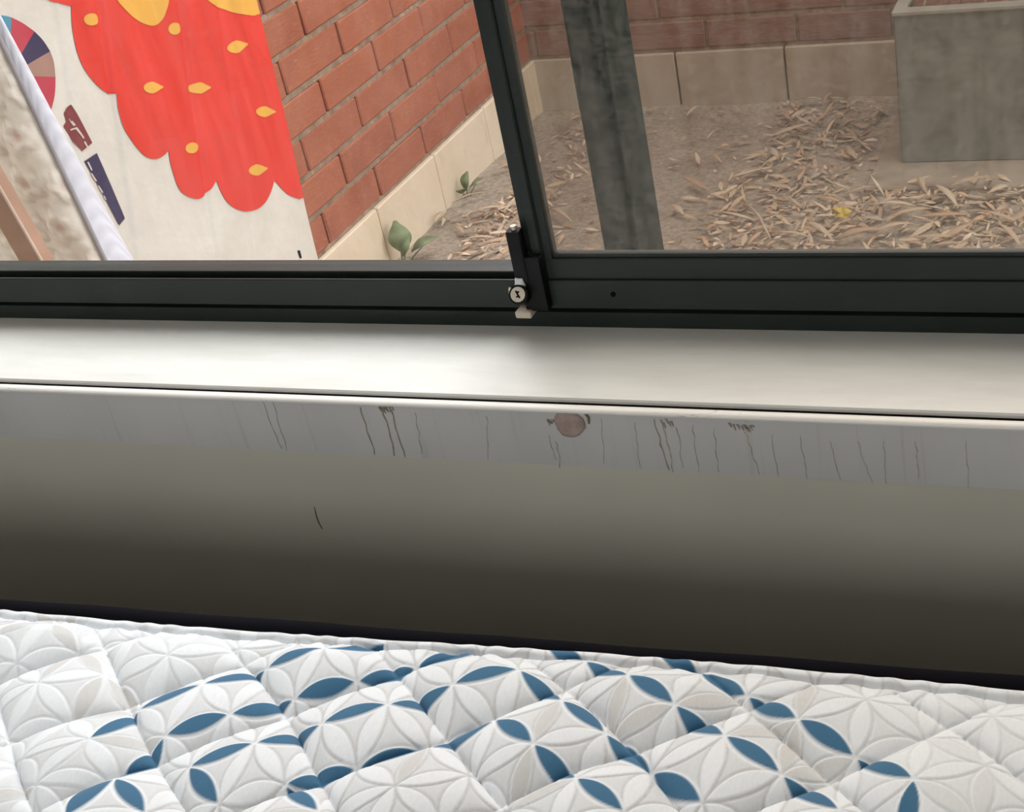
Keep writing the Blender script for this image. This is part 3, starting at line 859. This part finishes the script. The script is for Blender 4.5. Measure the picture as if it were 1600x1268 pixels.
for j in range(NV):
    for i in range(NU):
        a = j * (NU + 1) + i
        f.append((a, a + 1, a + NU + 2, a + NU + 1))
n0 = len(v)
TH = 0.040
bidx = [i for i in range(NU + 1)] + [j * (NU + 1) + NU for j in range(1, NV + 1)] + [NV * (NU + 1) + i for i in range(NU - 1, -1, -1)] + [j * (NU + 1) for j in range(NV - 1, 0, -1)]
for i in bidx:
    p = v[i]; v.append((pan_x(p[2]) - TH, p[1], p[2]))
nb = len(bidx)
for k in range(nb):
    f.append((bidx[k], n0 + k, n0 + (k + 1) % nb, bidx[(k + 1) % nb]))
f.append(tuple(n0 + k for k in range(nb)))
npart(link('panel_sheet', mesh_from('panel_sheet', v, f, True), M['panel']))

def print_shape(name, pts, mat, lift, is_px=True, label=None):
    P = [to_panel(*q) for q in pts] if is_px else pts
    bm = bmesh.new()
    vs = [bm.verts.new((0, a, b)) for a, b in P]
    bm.faces.new(vs)
    ys = [a for a, b in P]; zs = [b for a, b in P]
    step = 0.006
    for lo, hi, ax in ((min(ys), max(ys), 1), (min(zs), max(zs), 2)):
        q = math.ceil(lo / (step * ax)) * step * ax
        while q < hi:
            co = Vector((0, q, 0)) if ax == 1 else Vector((0, 0, q))
            no = Vector((0, 1, 0)) if ax == 1 else Vector((0, 0, 1))
            bmesh.ops.bisect_plane(bm, geom=bm.verts[:] + bm.edges[:] + bm.faces[:], plane_co=co, plane_no=no, dist=1e-6)
            q += step * ax
    bmesh.ops.triangulate(bm, faces=bm.faces[:])
    for w in bm.verts:
        w.co.x = pan_x(w.co.z) + pan_off(w.co.y, w.co.z) + lift
    bmesh.ops.recalc_face_normals(bm, faces=bm.faces)
    if sum(fc.normal.x for fc in bm.faces) < 0: bmesh.ops.reverse_faces(bm, faces=bm.faces)
    me = bpy.data.meshes.new(name); bm.to_mesh(me); bm.free(); me.shade_smooth()
    o = npart(link(name, me, mat))
    if label: o['label'] = label
    return o
def cr(pts): return [(a / 3.02, b / 3.02) for a, b in pts]
def spline(pts, n=6):
    out = []
    for i in range(len(pts) - 1):
        p0 = pts[max(i - 1, 0)]; p1, p2 = pts[i], pts[i + 1]; p3 = pts[min(i + 2, len(pts) - 1)]
        for k in range(n):
            t_ = k / n
            out.append(tuple(0.5 * (2 * p1[c] + (p2[c] - p0[c]) * t_ + (2 * p0[c] - 5 * p1[c] + 4 * p2[c] - p3[c]) * t_ ** 2 + (3 * p1[c] - p0[c] - 3 * p2[c] + p3[c]) * t_ ** 3) for c in (0, 1)))
    out.append(pts[-1])
    return out
lobes = [[(150, -60), (240, 0), (280, 15), (335, 30)], [(335, 30), (340, 130), (358, 230), (390, 315), (432, 375), (478, 420), (515, 440), (540, 441)],
         [(541, 442), (550, 520), (570, 600), (608, 662), (650, 715), (690, 745), (740, 748), (775, 727), (790, 710)],
         [(791, 711), (800, 765), (820, 833), (845, 893), (878, 922), (930, 938), (962, 926), (988, 895), (1015, 850)],
         [(1016, 851), (1042, 912), (1072, 957), (1112, 986), (1160, 997), (1210, 985), (1246, 955), (1272, 905), (1290, 850)],
         [(1291, 851), (1322, 886), (1362, 921), (1420, 941)]]
outline = []
for l_ in lobes: outline += spline(l_, 5)[:-1]
P = [to_panel(*q) for q in cr(outline)]
zr = to_panel(*cr([(1420, 941)])[0])[1]
P += [(y_right(zr) - 0.001, zr)]
for k in range(1, 8):
    z = zr + (0.95 - zr) * k / 7
    P.append((y_right(z) - 0.001, z))
red_top = 1.10
P[-1] = (y_right(red_top) - 0.001, red_top)
P += [(1.98, red_top), (1.90, 1.0)]
print_shape('red_print', P, M['red'], 0.0016, False, 'red scalloped print')
b1 = cr(spline([(520, -60), (545, 0), (590, 52), (640, 95), (690, 117), (735, 119), (770, 90), (790, 40), (797, -10), (770, -70)], 4))
print_shape('yellow_spot', b1, M['yellow'], 0.0024, True, 'large yellow spot')
b2 = spline([(940, -30), (970, 0), (1020, 32), (1080, 56), (1140, 68), (1203, 76)], 4)
P = [to_panel(*q) for q in cr(b2)]
zq = P[-1][1]; P[-1] = (y_right(zq) - 0.0015, zq)
P += [(y_right(zq + 0.12) - 0.0015, zq + 0.12), (2.26, zq + 0.14)]
print_shape('yellow_spot', P, M['yellow'], 0.0024, False, 'large yellow spot')
def seed(cx, cy, w=48, h=30, ang=0.0, tip=1.0):
    pts = []
    for k in range(20):
        t_ = 2 * math.pi * k / 20
        x = w * math.cos(t_); y = h * math.sin(t_) * (1 - 0.55 * tip * max(0, math.cos(t_)) ** 1.0)
        if math.cos(t_) > 0.95: x *= 1 + 0.12 * tip
        pts.append((cx + x * math.cos(ang) - y * math.sin(ang), cy + x * math.sin(ang) + y * math.cos(ang)))
    print_shape('yellow_seed', cr(pts), M['yellow'], 0.0024)
for s_ in ((430, 92, 38, 29, 0.0, 0.1), (828, 135, 31, 29, -0.3, 0.2), (1112, 220, 47, 30, -0.25, 1), (716, 413, 46, 28, -0.05, 1), (942, 415, 44, 27, -0.05, 1), (1244, 527, 45, 26, 0.0, 1), (908, 697, 37, 26, -0.25, 0.4), (1208, 801, 44, 27, -0.15, 1)):
    seed(*s_)
C0 = (15, 118)
for nm, mk, arc in (('wheel_segment', 'teal', [(-12, 26), (5, 24), (20, 27)]), ('wheel_segment', 'crimson', [(20, 27), (38, 36), (56, 49)]), ('wheel_segment', 'navy', [(56, 49), (69, 63), (80, 80)]),
                    ('wheel_segment', 'tan', [(80, 80), (86, 98), (88.5, 120)]), ('wheel_segment', 'crimson', [(88.5, 120), (88, 142), (83, 165), (72, 192)])):
    print_shape(nm, [C0] + spline(arc, 5), M[mk], 0.0015)
print_shape('maroon_lettering', [(112, 163), (143, 223), (127, 236), (100, 197), (105, 189), (101, 176)], M['maroon'], 0.0015, True, 'maroon block of cut-off lettering')
print_shape('navy_lettering', [(150, 239), (195, 341), (186, 352), (130, 252)], M['navy'], 0.0015, True, 'navy strip of cut-off lettering')
def stroke(a, b, w, nm='letter_stroke'):
    d = np.array(b, float) - np.array(a, float); n_ = np.array([-d[1], d[0]]) / np.linalg.norm(d) * w / 2
    print_shape(nm, [tuple(np.array(a) + n_), tuple(np.array(b) + n_), tuple(np.array(b) - n_), tuple(np.array(a) - n_)], M['chalk'], 0.0023)
for a, b, w in (((111, 185), (117, 196), 2.6), ((112, 203), (119, 200), 2.4), ((118, 199), (129, 216), 2.6), ((130, 221), (135, 230), 2.6), ((135, 253), (141, 266), 2.4), ((140, 271), (148, 283), 2.4), ((151, 290), (158, 301), 2.4), ((160, 306), (163, 312), 2.0)):
    stroke(a, b, w)
print_shape('dark_scuff', [(464, 391), (468, 391), (471, 403), (468, 403)], M['gasket'], 0.0015)

# ------------------------------------------------------------------ mattress leaning in front of the panel
lm_ = empty('leaning_mattress', (-1.35, 1.42, ZG)); tag(lm_, 'cream floral mattress with lavender border standing in front of the printed panel', 'mattress')
def mpart(o): o.parent = lm_; o.matrix_parent_inverse = Matrix.Translation(-Vector(lm_.location)); return o
Bp = on_y(146, 400, 1.50); Tp = on_y(-2, 90, 1.56)
e_ = (Tp - Bp) / (Tp[2] - Bp[2])           # per unit z
def front_r(z): return Bp + e_ * (z - Bp[2])
Bk = on_x(206, 400, Bp[0] - 0.004); Tk = on_x(-2, 23, Tp[0] - 0.012)
ek = (Tk - Bk) / (Tk[2] - Bk[2])
def back_r(z): return Bk + ek * (z - Bk[2])
NZ, NX = 220, 130
Wd = 0.62
v, f, c_ = [], [], []
fl = []
rr = random.Random(3)
# scattered flower motifs in (u across, z) metres
fx = []
for i in range(-1, 12):
    for j in range(-1, 18):
        fx.append((0.055 * i + 0.027 * (j % 2) + rr.uniform(-.006, .006), ZG + 0.060 * j + rr.uniform(-.006, .006)))
fx = np.array(fx)
for j in range(NZ + 1):
    z = ZG + 0.003 + (1.05 - ZG) * j / NZ
    fr = front_r(z)
    for i in range(NX + 1):
        u = Wd * (i / NX)
        roll = 0.018 * (1 - math.sqrt(max(0, 1 - max(0, 1 - u / 0.02) ** 2)))
        d2 = np.hypot(fx[:, 0] - u, fx[:, 1] - z); k = int(np.argmin(d2)); d = d2[k]
        ang = math.atan2(z - fx[k, 1], u - fx[k, 0])
        pet = 0.020 + 0.006 * math.cos(5 * ang)
        puff = 0.0055 * math.exp(-((d - 0.015) / 0.008) ** 2) - 0.003 * math.exp(-((d - pet - 0.004) / 0.004) ** 2) + 0.003 * mnoise.noise(Vector((u * 30, z * 30, 1)))
        v.append((fr[0] - u, fr[1] + roll - puff - 0.01 * math.sin(u * 3), z))
        core = math.exp(-(d / 0.0085) ** 4)
        rim = math.exp(-((d - pet) / 0.003) ** 2)
        base = np.array((0.92, 0.86, 0.79)); 
        cc_ = base * (1 - 0.75 * core) + np.array((0.70, 0.50, 0.45)) * 0.75 * core
        cc_ = cc_ * (1 - 0.45 * rim) + np.array((0.62, 0.48, 0.42)) * 0.45 * rim
        c_.append((*cc_, 1))
for j in range(NZ):
    for i in range(NX):
        a = j * (NX + 1) + i
        f.append((a, a + NX + 1, a + NX + 2, a + 1))
fm = mesh_from('floral_face', v, f, True)
aa = fm.color_attributes.new('Print', 'FLOAT_COLOR', 'POINT'); aa.data.foreach_set('color', np.array(c_, dtype=np.float32).ravel())
mpart(link('floral_face', fm, M['floral']))
# border strip: from front edge around to the back
v, f = [], []
NB = 16
for j in range(NZ + 1):
    z = ZG + 0.003 + (1.05 - ZG) * j / NZ
    a = front_r(z); b = back_r(z)
    a = np.array((a[0], a[1] + 0.018, z)); b = np.array((b[0], b[1], z))
    for i in range(NB + 1):
        u = i / NB
        bul = 0.010 * math.sin(math.pi * u) + 0.003 * mnoise.noise(Vector((u * 2, z * 9, 3)))
        p = a + (b - a) * u
        v.append((p[0] + bul, p[1], z))
    v.append((b[0] - 0.30, b[1] + 0.004, z)); v.append((b[0] - 0.60, b[1] + 0.004, z))
Wn = NB + 3
for j in range(NZ):
    for i in range(Wn - 1):
        q = j * Wn + i
        f.append((q, q + 1, q + Wn + 1, q + Wn))
mpart(link('border', mesh_from('border', v, f, True), M['lavender']))
pp = [front_r(ZG + 0.01 + (1.04 - ZG) * k / 30) for k in range(31)]
mpart(tube('edge_piping', [(p[0] + 0.003, p[1] + 0.014, p[2]) for p in pp], [0.0035] * 31, plain('grey_piping', (0.36, 0.34, 0.37), 0.8, 0.2)))

# brown board at the far left, in front of the mattress
bl = empty('wooden_board', (-1.40, 1.40, ZG)); tag(bl, 'pinkish-brown board leaning at the left end of the sill', 'board')
b0 = on_y(62, 400, 1.43); b1_ = on_y(0, 292, 1.45)
eb = (b1_ - b0) / (b1_[2] - b0[2])
def brd(z): return b0 + eb * (z - b0[2])
v = []
for z in (ZG + 0.004, 1.0):
    p = brd(z); v += [(p[0], p[1], z), (p[0] - 0.036, p[1] - 0.004, z), (p[0] - 0.036, p[1] + 0.020, z), (p[0], p[1] + 0.020, z)]
f = [(0, 1, 2, 3), (4, 7, 6, 5), (0, 4, 5, 1), (1, 5, 6, 2), (2, 6, 7, 3), (3, 7, 4, 0)]
o = link('board_plank', mesh_from('board_plank', v, f), M['wood']); o.parent = bl; o.matrix_parent_inverse = Matrix.Translation(-Vector(bl.location))
v = [(x - (0.004 if k in (0, 3) else -0.0), y - 0.003, z) for k, (x, y, z) in enumerate([(p_[0], p_[1], p_[2]) for p_ in v])]
o = tube('board_edging', [(brd(z)[0] + 0.001, brd(z)[1] - 0.002, z) for z in np.linspace(ZG + 0.01, 0.99, 8)], [0.0022] * 8, plain('pale_edging', (0.60, 0.46, 0.38), 0.6, 0.3))
o.parent = bl; o.matrix_parent_inverse = Matrix.Translation(-Vector(bl.location))

# ------------------------------------------------------------------ bed mattress
ZM = H - 0.750
ES = 0.0325; E0 = 0.8233                   # far edge: y = E0 + ES*x
bed = empty('quilted_mattress', (-0.4, 0.0, ZM - 0.24)); tag(bed, 'white quilted mattress printed with blue and grey petals, beside the window wall', 'mattress')
def bpart(o): o.parent = bed; o.matrix_parent_inverse = Matrix.Translation(-Vector(bed.location)); return o
gx = np.concatenate([np.arange(-1.62, -1.16, 0.006), np.arange(-1.16, 0.26, 0.00118), np.arange(0.26, 0.72, 0.006)])
gvv = np.concatenate([np.array([0.0, 0.0005, 0.0011, 0.0018, 0.0026, 0.0035]), np.arange(0.0045, 0.36, 0.00112), np.arange(0.361, 1.85, 0.007)])
XX, VV = np.meshgrid(gx, gvv)
YY = E0 + ES * XX - VV
# quilting diamonds
I0 = np.array((-0.2059, 0.7023)); QA = np.array((0.0750, 0.0632)); QB = np.array((-0.0735, 0.0600))
QM = np.linalg.inv(np.stack([QA, QB], 1))
wob = 0.0035
wx = XX + wob * np.sin(YY * 31 + 1.3) ; wy = YY + wob * np.sin(XX * 23 + 0.7)
st_ = np.einsum('ij,jkl->ikl', QM, np.stack([wx - I0[0], wy - I0[1]]))
fs = st_[0] - np.floor(st_[0]); ft = st_[1] - np.floor(st_[1])
cell = np.sin(np.floor(st_[0]) * 12.9898 + np.floor(st_[1]) * 78.233) * 43758.5453
cell = cell - np.floor(cell)
ps = np.clip(4 * fs * (1 - fs), 0, 1); pt_ = np.clip(4 * ft * (1 - ft), 0, 1)
puff = (ps ** 0.5) * (pt_ ** 0.5)
flat = np.clip((VV - 0.012) / 0.035, 0, 1); flat = flat * flat * (3 - 2 * flat)
lowr = 1 - 0.45 * np.clip((XX + 0.22) / 0.15, 0, 1)          # softer quilting to the right
h = 0.0200 * (0.85 + 0.3 * cell) * puff * (0.25 + 0.75 * flat) * lowr
# --- petal print: triangular lattice of rosettes
Lp = 0.0535; rot = math.radians(1.0)
Rm = np.array([[math.cos(rot), -math.sin(rot)], [math.sin(rot), math.cos(rot)]])
va = Rm @ np.array((math.cos(math.pi / 6), -0.5)) * Lp; vb = Rm @ np.array((math.cos(math.pi / 6), 0.5)) * Lp; vc = vb - va
O_ = np.array((0.00568, -0.02132))
LM = np.linalg.inv(np.stack([va, vb], 1))
mids = {'a': np.array((0.5, 0.0)), 'b': np.array((0.0, 0.5)), 'c': np.array((-0.5, 0.5))}
blue_px = [(x, y, 'a') for x, y in [(948, 1048), (1017, 1078), (1091, 1133), (1177, 1180), (1267, 1249), (1133, 1067), (1207, 1106), (1292, 1155), (1383, 1207), (847, 1078), (915, 1125), (981, 1180), (1053, 1235), (805, 1150), (866, 1205), (937, 1251), (880, 1018), (207, 1255), (315, 1238), (470, 1247), (1060, 1029)]]
blue_px += [(x, y, 'c') for x, y in [(188, 1137), (232, 1198), (120, 1232), (1418, 1260)]]
blue_px += [(x, y, 'b') for x, y in [(452, 1153), (557, 1117), (657, 1096), (508, 1076), (610, 1055), (704, 1036), (463, 1034), (564, 1006), (764, 1059), (617, 1183), (265, 1092), (377, 1054), (312, 1135), (412, 1105), (350, 1187), (492, 1215), (725, 1155), (672, 1001)]]
edges = {}; src = []; res = []
for (x, y, d) in blue_px:
    p = on_z(x, y, ZM + 0.006)[:2]
    uv = LM @ (p - O_) - mids[d]
    k = np.round(uv)
    tgt = O_ + np.stack([va, vb], 1) @ (k + mids[d])
    edges[(int(k[0]), int(k[1]), d)] = 1
    src.append(p); res.append(p - tgt)
src = np.array(src); res = np.array(res)
# smooth warp of the cloth print onto the stitched surface
sel = (XX > -1.3) & (XX < 0.72) & (VV < 0.60)
Xs, Ys = XX[sel], YY[sel]
num = np.zeros((2, Xs.size)); den = np.full(Xs.size, 0.15)
for p, r in zip(src, res):
    w = np.exp(-((Xs - p[0]) ** 2 + (Ys - p[1]) ** 2) / (2 * 0.030 ** 2))
    num[0] += w * r[0]; num[1] += w * r[1]; den += w
qx = Xs - num[0] / den; qy = Ys - num[1] / den
U = np.einsum('ij,jk->ik', LM, np.stack([qx - O_[0], qy - O_[1]]))
W_HALF = 0.0082
line = np.zeros(Xs.size); pfill = np.zeros(Xs.size); blue = np.zeros(Xs.size); halo = np.zeros(Xs.size); greyp = np.zeros(Xs.size); pd_ = np.full(Xs.size, 1.0)
def lens(dvec, mid, kx, ky):
    """signed distance-ish to the petal along lattice edge (metres, negative inside)"""
    c = O_[:, None] + np.stack([va, vb], 1) @ (np.stack([kx, ky]) + mid[:, None])
    e = dvec / Lp
    rx, ry = qx - c[0], qy - c[1]
    al = rx * e[0] + ry * e[1]; ac = np.abs(-rx * e[1] + ry * e[0])
    a_ = np.clip(np.abs(al) / (Lp / 2), 0, 1.6)
    return ac - W_HALF * (1 - a_ ** 2), a_
def sstep(x, lo, hi):
    t_ = np.clip((x - lo) / (hi - lo), 0, 1); return t_ * t_ * (3 - 2 * t_)
for d, dv in (('a', va), ('b', vb), ('c', vc)):
    k = np.round(U - mids[d][:, None])
    for ox in (-1, 0, 1):
        for oy in (-1, 0, 1):
            kx, ky = k[0] + ox, k[1] + oy
            sd, a_ = lens(dv, mids[d], kx, ky)
            ok = a_ < 1.0
            line = np.maximum(line, np.where(ok, 1 - sstep(np.abs(sd), 0.0004, 0.0016), 0))
            pfill = np.maximum(pfill, np.where(ok, 1 - sstep(sd, -0.0012, 0.0006), 0))
            hsh = np.sin(kx * 127.1 + ky * 311.7 + ord(d) * 17.3) * 43758.5; hsh = hsh - np.floor(hsh)
            greyp = np.maximum(greyp, np.where(ok & (hsh > 0.86), 1 - sstep(sd + 0.002, -0.0008, 0.0008), 0))
            for (ex, ey, ed) in edges:
                if ed == d:
                    mk = ok & (kx == ex) & (ky == ey)
                    if mk.any():
                        halo[mk] = np.maximum(halo[mk], (1 - sstep(sd, 0.0010, 0.0026))[mk])
                        blue[mk] = np.maximum(blue[mk], (1 - sstep(sd + 0.0012, -0.0008, 0.0008))[mk] * (1 - sstep(a_, 0.86, 0.95))[mk])
fade = 1 - 0.6 * sstep(Xs, -0.24, -0.14)
leftw = 1 - sstep(Xs, -0.80, -0.62)                     # white outlined petals to the left
white = np.array((0.835, 0.865, 0.90)); grey = np.array((0.70, 0.715, 0.735)); lineg = np.array((0.60, 0.60, 0.605)); bl_ = np.array((0.050, 0.155, 0.275))
interst = (1 - pfill) * fade * 0.8 * (1 - halo)
col = white[None] * (1 - interst[:, None]) + grey[None] * interst[:, None]
ln = (line * (1 - leftw) * 0.85 * fade * (1 - halo))[:, None]
col = col * (1 - ln) + lineg[None] * ln
gp = (greyp * 0.8 * fade)[:, None]; col = col * (1 - gp) + np.array((0.60, 0.59, 0.575))[None] * gp
col = col * (1 - blue[:, None]) + bl_[None] * blue[:, None]
full = np.ones((*XX.shape, 4)); full[..., :3] = white * 0.96
tmp = full[..., :3]; tmp[sel] = col
# petals are stitched slightly proud of the ground weave
hp = np.zeros_like(XX); hp[sel] = 0.0006 * pfill - 0.0008 * line
h = h + hp
# tape edge: rolled hem, seam groove
hem = np.where(VV < 0.011, -0.004 + 0.006 * np.sqrt(np.clip(1 - ((VV - 0.0055) / 0.0056) ** 2, 0, 1)), 0.0)
groove = -0.0045 * np.exp(-((VV - 0.0125) / 0.0022) ** 2)
puck = 0.0016 * np.sin(XX * 160 + 3 * np.sin(XX * 37)) * np.exp(-((VV - 0.012) / 0.010) ** 2)
h = np.where(VV < 0.011, hem, h * np.clip((VV - 0.011) / 0.006, 0, 1)) + groove + puck
for arr in (1,):
    h += 0.004 * np.sin(XX * 7 + 1) * np.sin(YY * 5)     # slow sag of the whole top
ZZ = ZM - 0.004 + h
ny_, nx_ = XX.shape
co = np.stack([XX, YY, ZZ], -1).reshape(-1, 3).astype(np.float32)
idx = np.arange(ny_ * nx_).reshape(ny_, nx_)
quads = np.stack([idx[1:, :-1], idx[1:, 1:], idx[:-1, 1:], idx[:-1, :-1]], -1).reshape(-1, 4)
me = bpy.data.meshes.new('quilted_top')
me.vertices.add(len(co)); me.vertices.foreach_set('co', co.ravel())
me.loops.add(quads.size); me.loops.foreach_set('vertex_index', quads.astype(np.int32).ravel())
me.polygons.add(len(quads)); me.polygons.foreach_set('loop_start', np.arange(0, quads.size, 4, dtype=np.int32))
me.polygons.foreach_set('loop_total', np.full(len(quads), 4, dtype=np.int32))
me.update(calc_edges=True); me.shade_smooth()
ca = me.color_attributes.new('Print', 'FLOAT_COLOR', 'POINT'); ca.data.foreach_set('color', full.reshape(-1).astype(np.float32))
bpart(link('quilted_top', me, M['quilt']))
xa, xb = float(gx[0]), float(gx[-1]); vd = float(gvv[-1])
def ye(x, v=0.0): return E0 + ES * x - v
# black border and piping
yq = 0.008
pts = [(xa - 0.004, ye(xa) + yq, ZM - 0.013), (xb + 0.004, ye(xb) + yq, ZM - 0.013)]
npt = 40
pipe = [(xa + (xb - xa) * k / npt, ye(xa + (xb - xa) * k / npt) + yq, ZM - 0.0125 + 0.0008 * math.sin(k * 1.7)) for k in range(npt + 1)]
bpart(tube('edge_piping', pipe, [0.0100] * (npt + 1), M['navyblack'], None, 12))
bm = bmesh.new()
for (p, q) in (((xa, ye(xa)), (xb, ye(xb))),):
    pass
cs = [(xa, ye(xa) + 0.009), (xb, ye(xb) + 0.009), (xb, ye(xb, vd)), (xa, ye(xa, vd))]
lo_ = [bm.verts.new((x, y, ZM - 0.24)) for x, y in cs]; hi_ = [bm.verts.new((x, y, ZM - 0.012)) for x, y in cs]
for k in range(4): bm.faces.new((lo_[k], lo_[(k + 1) % 4], hi_[(k + 1) % 4], hi_[k]))
bm.faces.new(lo_)
bpart(link('side_border', bm_mesh('side_border', bm), M['navyblack']))
base = empty('bed_base', (-0.4, 0.0, 0.0)); tag(base, 'dark bed base under the quilted mattress', 'bed base')
bz0, bz1 = 0.09, ZM - 0.241
bm = bmesh.new()
cs2 = [(xa + 0.02, ye(xa) - 0.01), (xb - 0.02, ye(xb) - 0.01), (xb - 0.02, ye(xb, vd) + 0.02), (xa + 0.02, ye(xa, vd) + 0.02)]
lo_ = [bm.verts.new((x, y, bz0)) for x, y in cs2]; hi_ = [bm.verts.new((x, y, bz1)) for x, y in cs2]
for k in range(4): bm.faces.new((lo_[k], lo_[(k + 1) % 4], hi_[(k + 1) % 4], hi_[k]))
bm.faces.new(lo_); bm.faces.new(hi_)
o = link('divan', bm_mesh('divan', bm), M['navyblack']); o.parent = base; o.matrix_parent_inverse = Matrix.Translation(-Vector(base.location))
for x, y in cs2:
    sx = 0.08 if x < -0.4 else -0.08; sy = 0.1 if y < 0 else -0.1
    o = cyl('foot', (x + sx, y + sy, 0), (x + sx, y + sy, bz0), 0.025, M['lockblack'], None, r1=0.03, n=14)
    o.parent = base; o.matrix_parent_inverse = Matrix.Translation(-Vector(base.location))
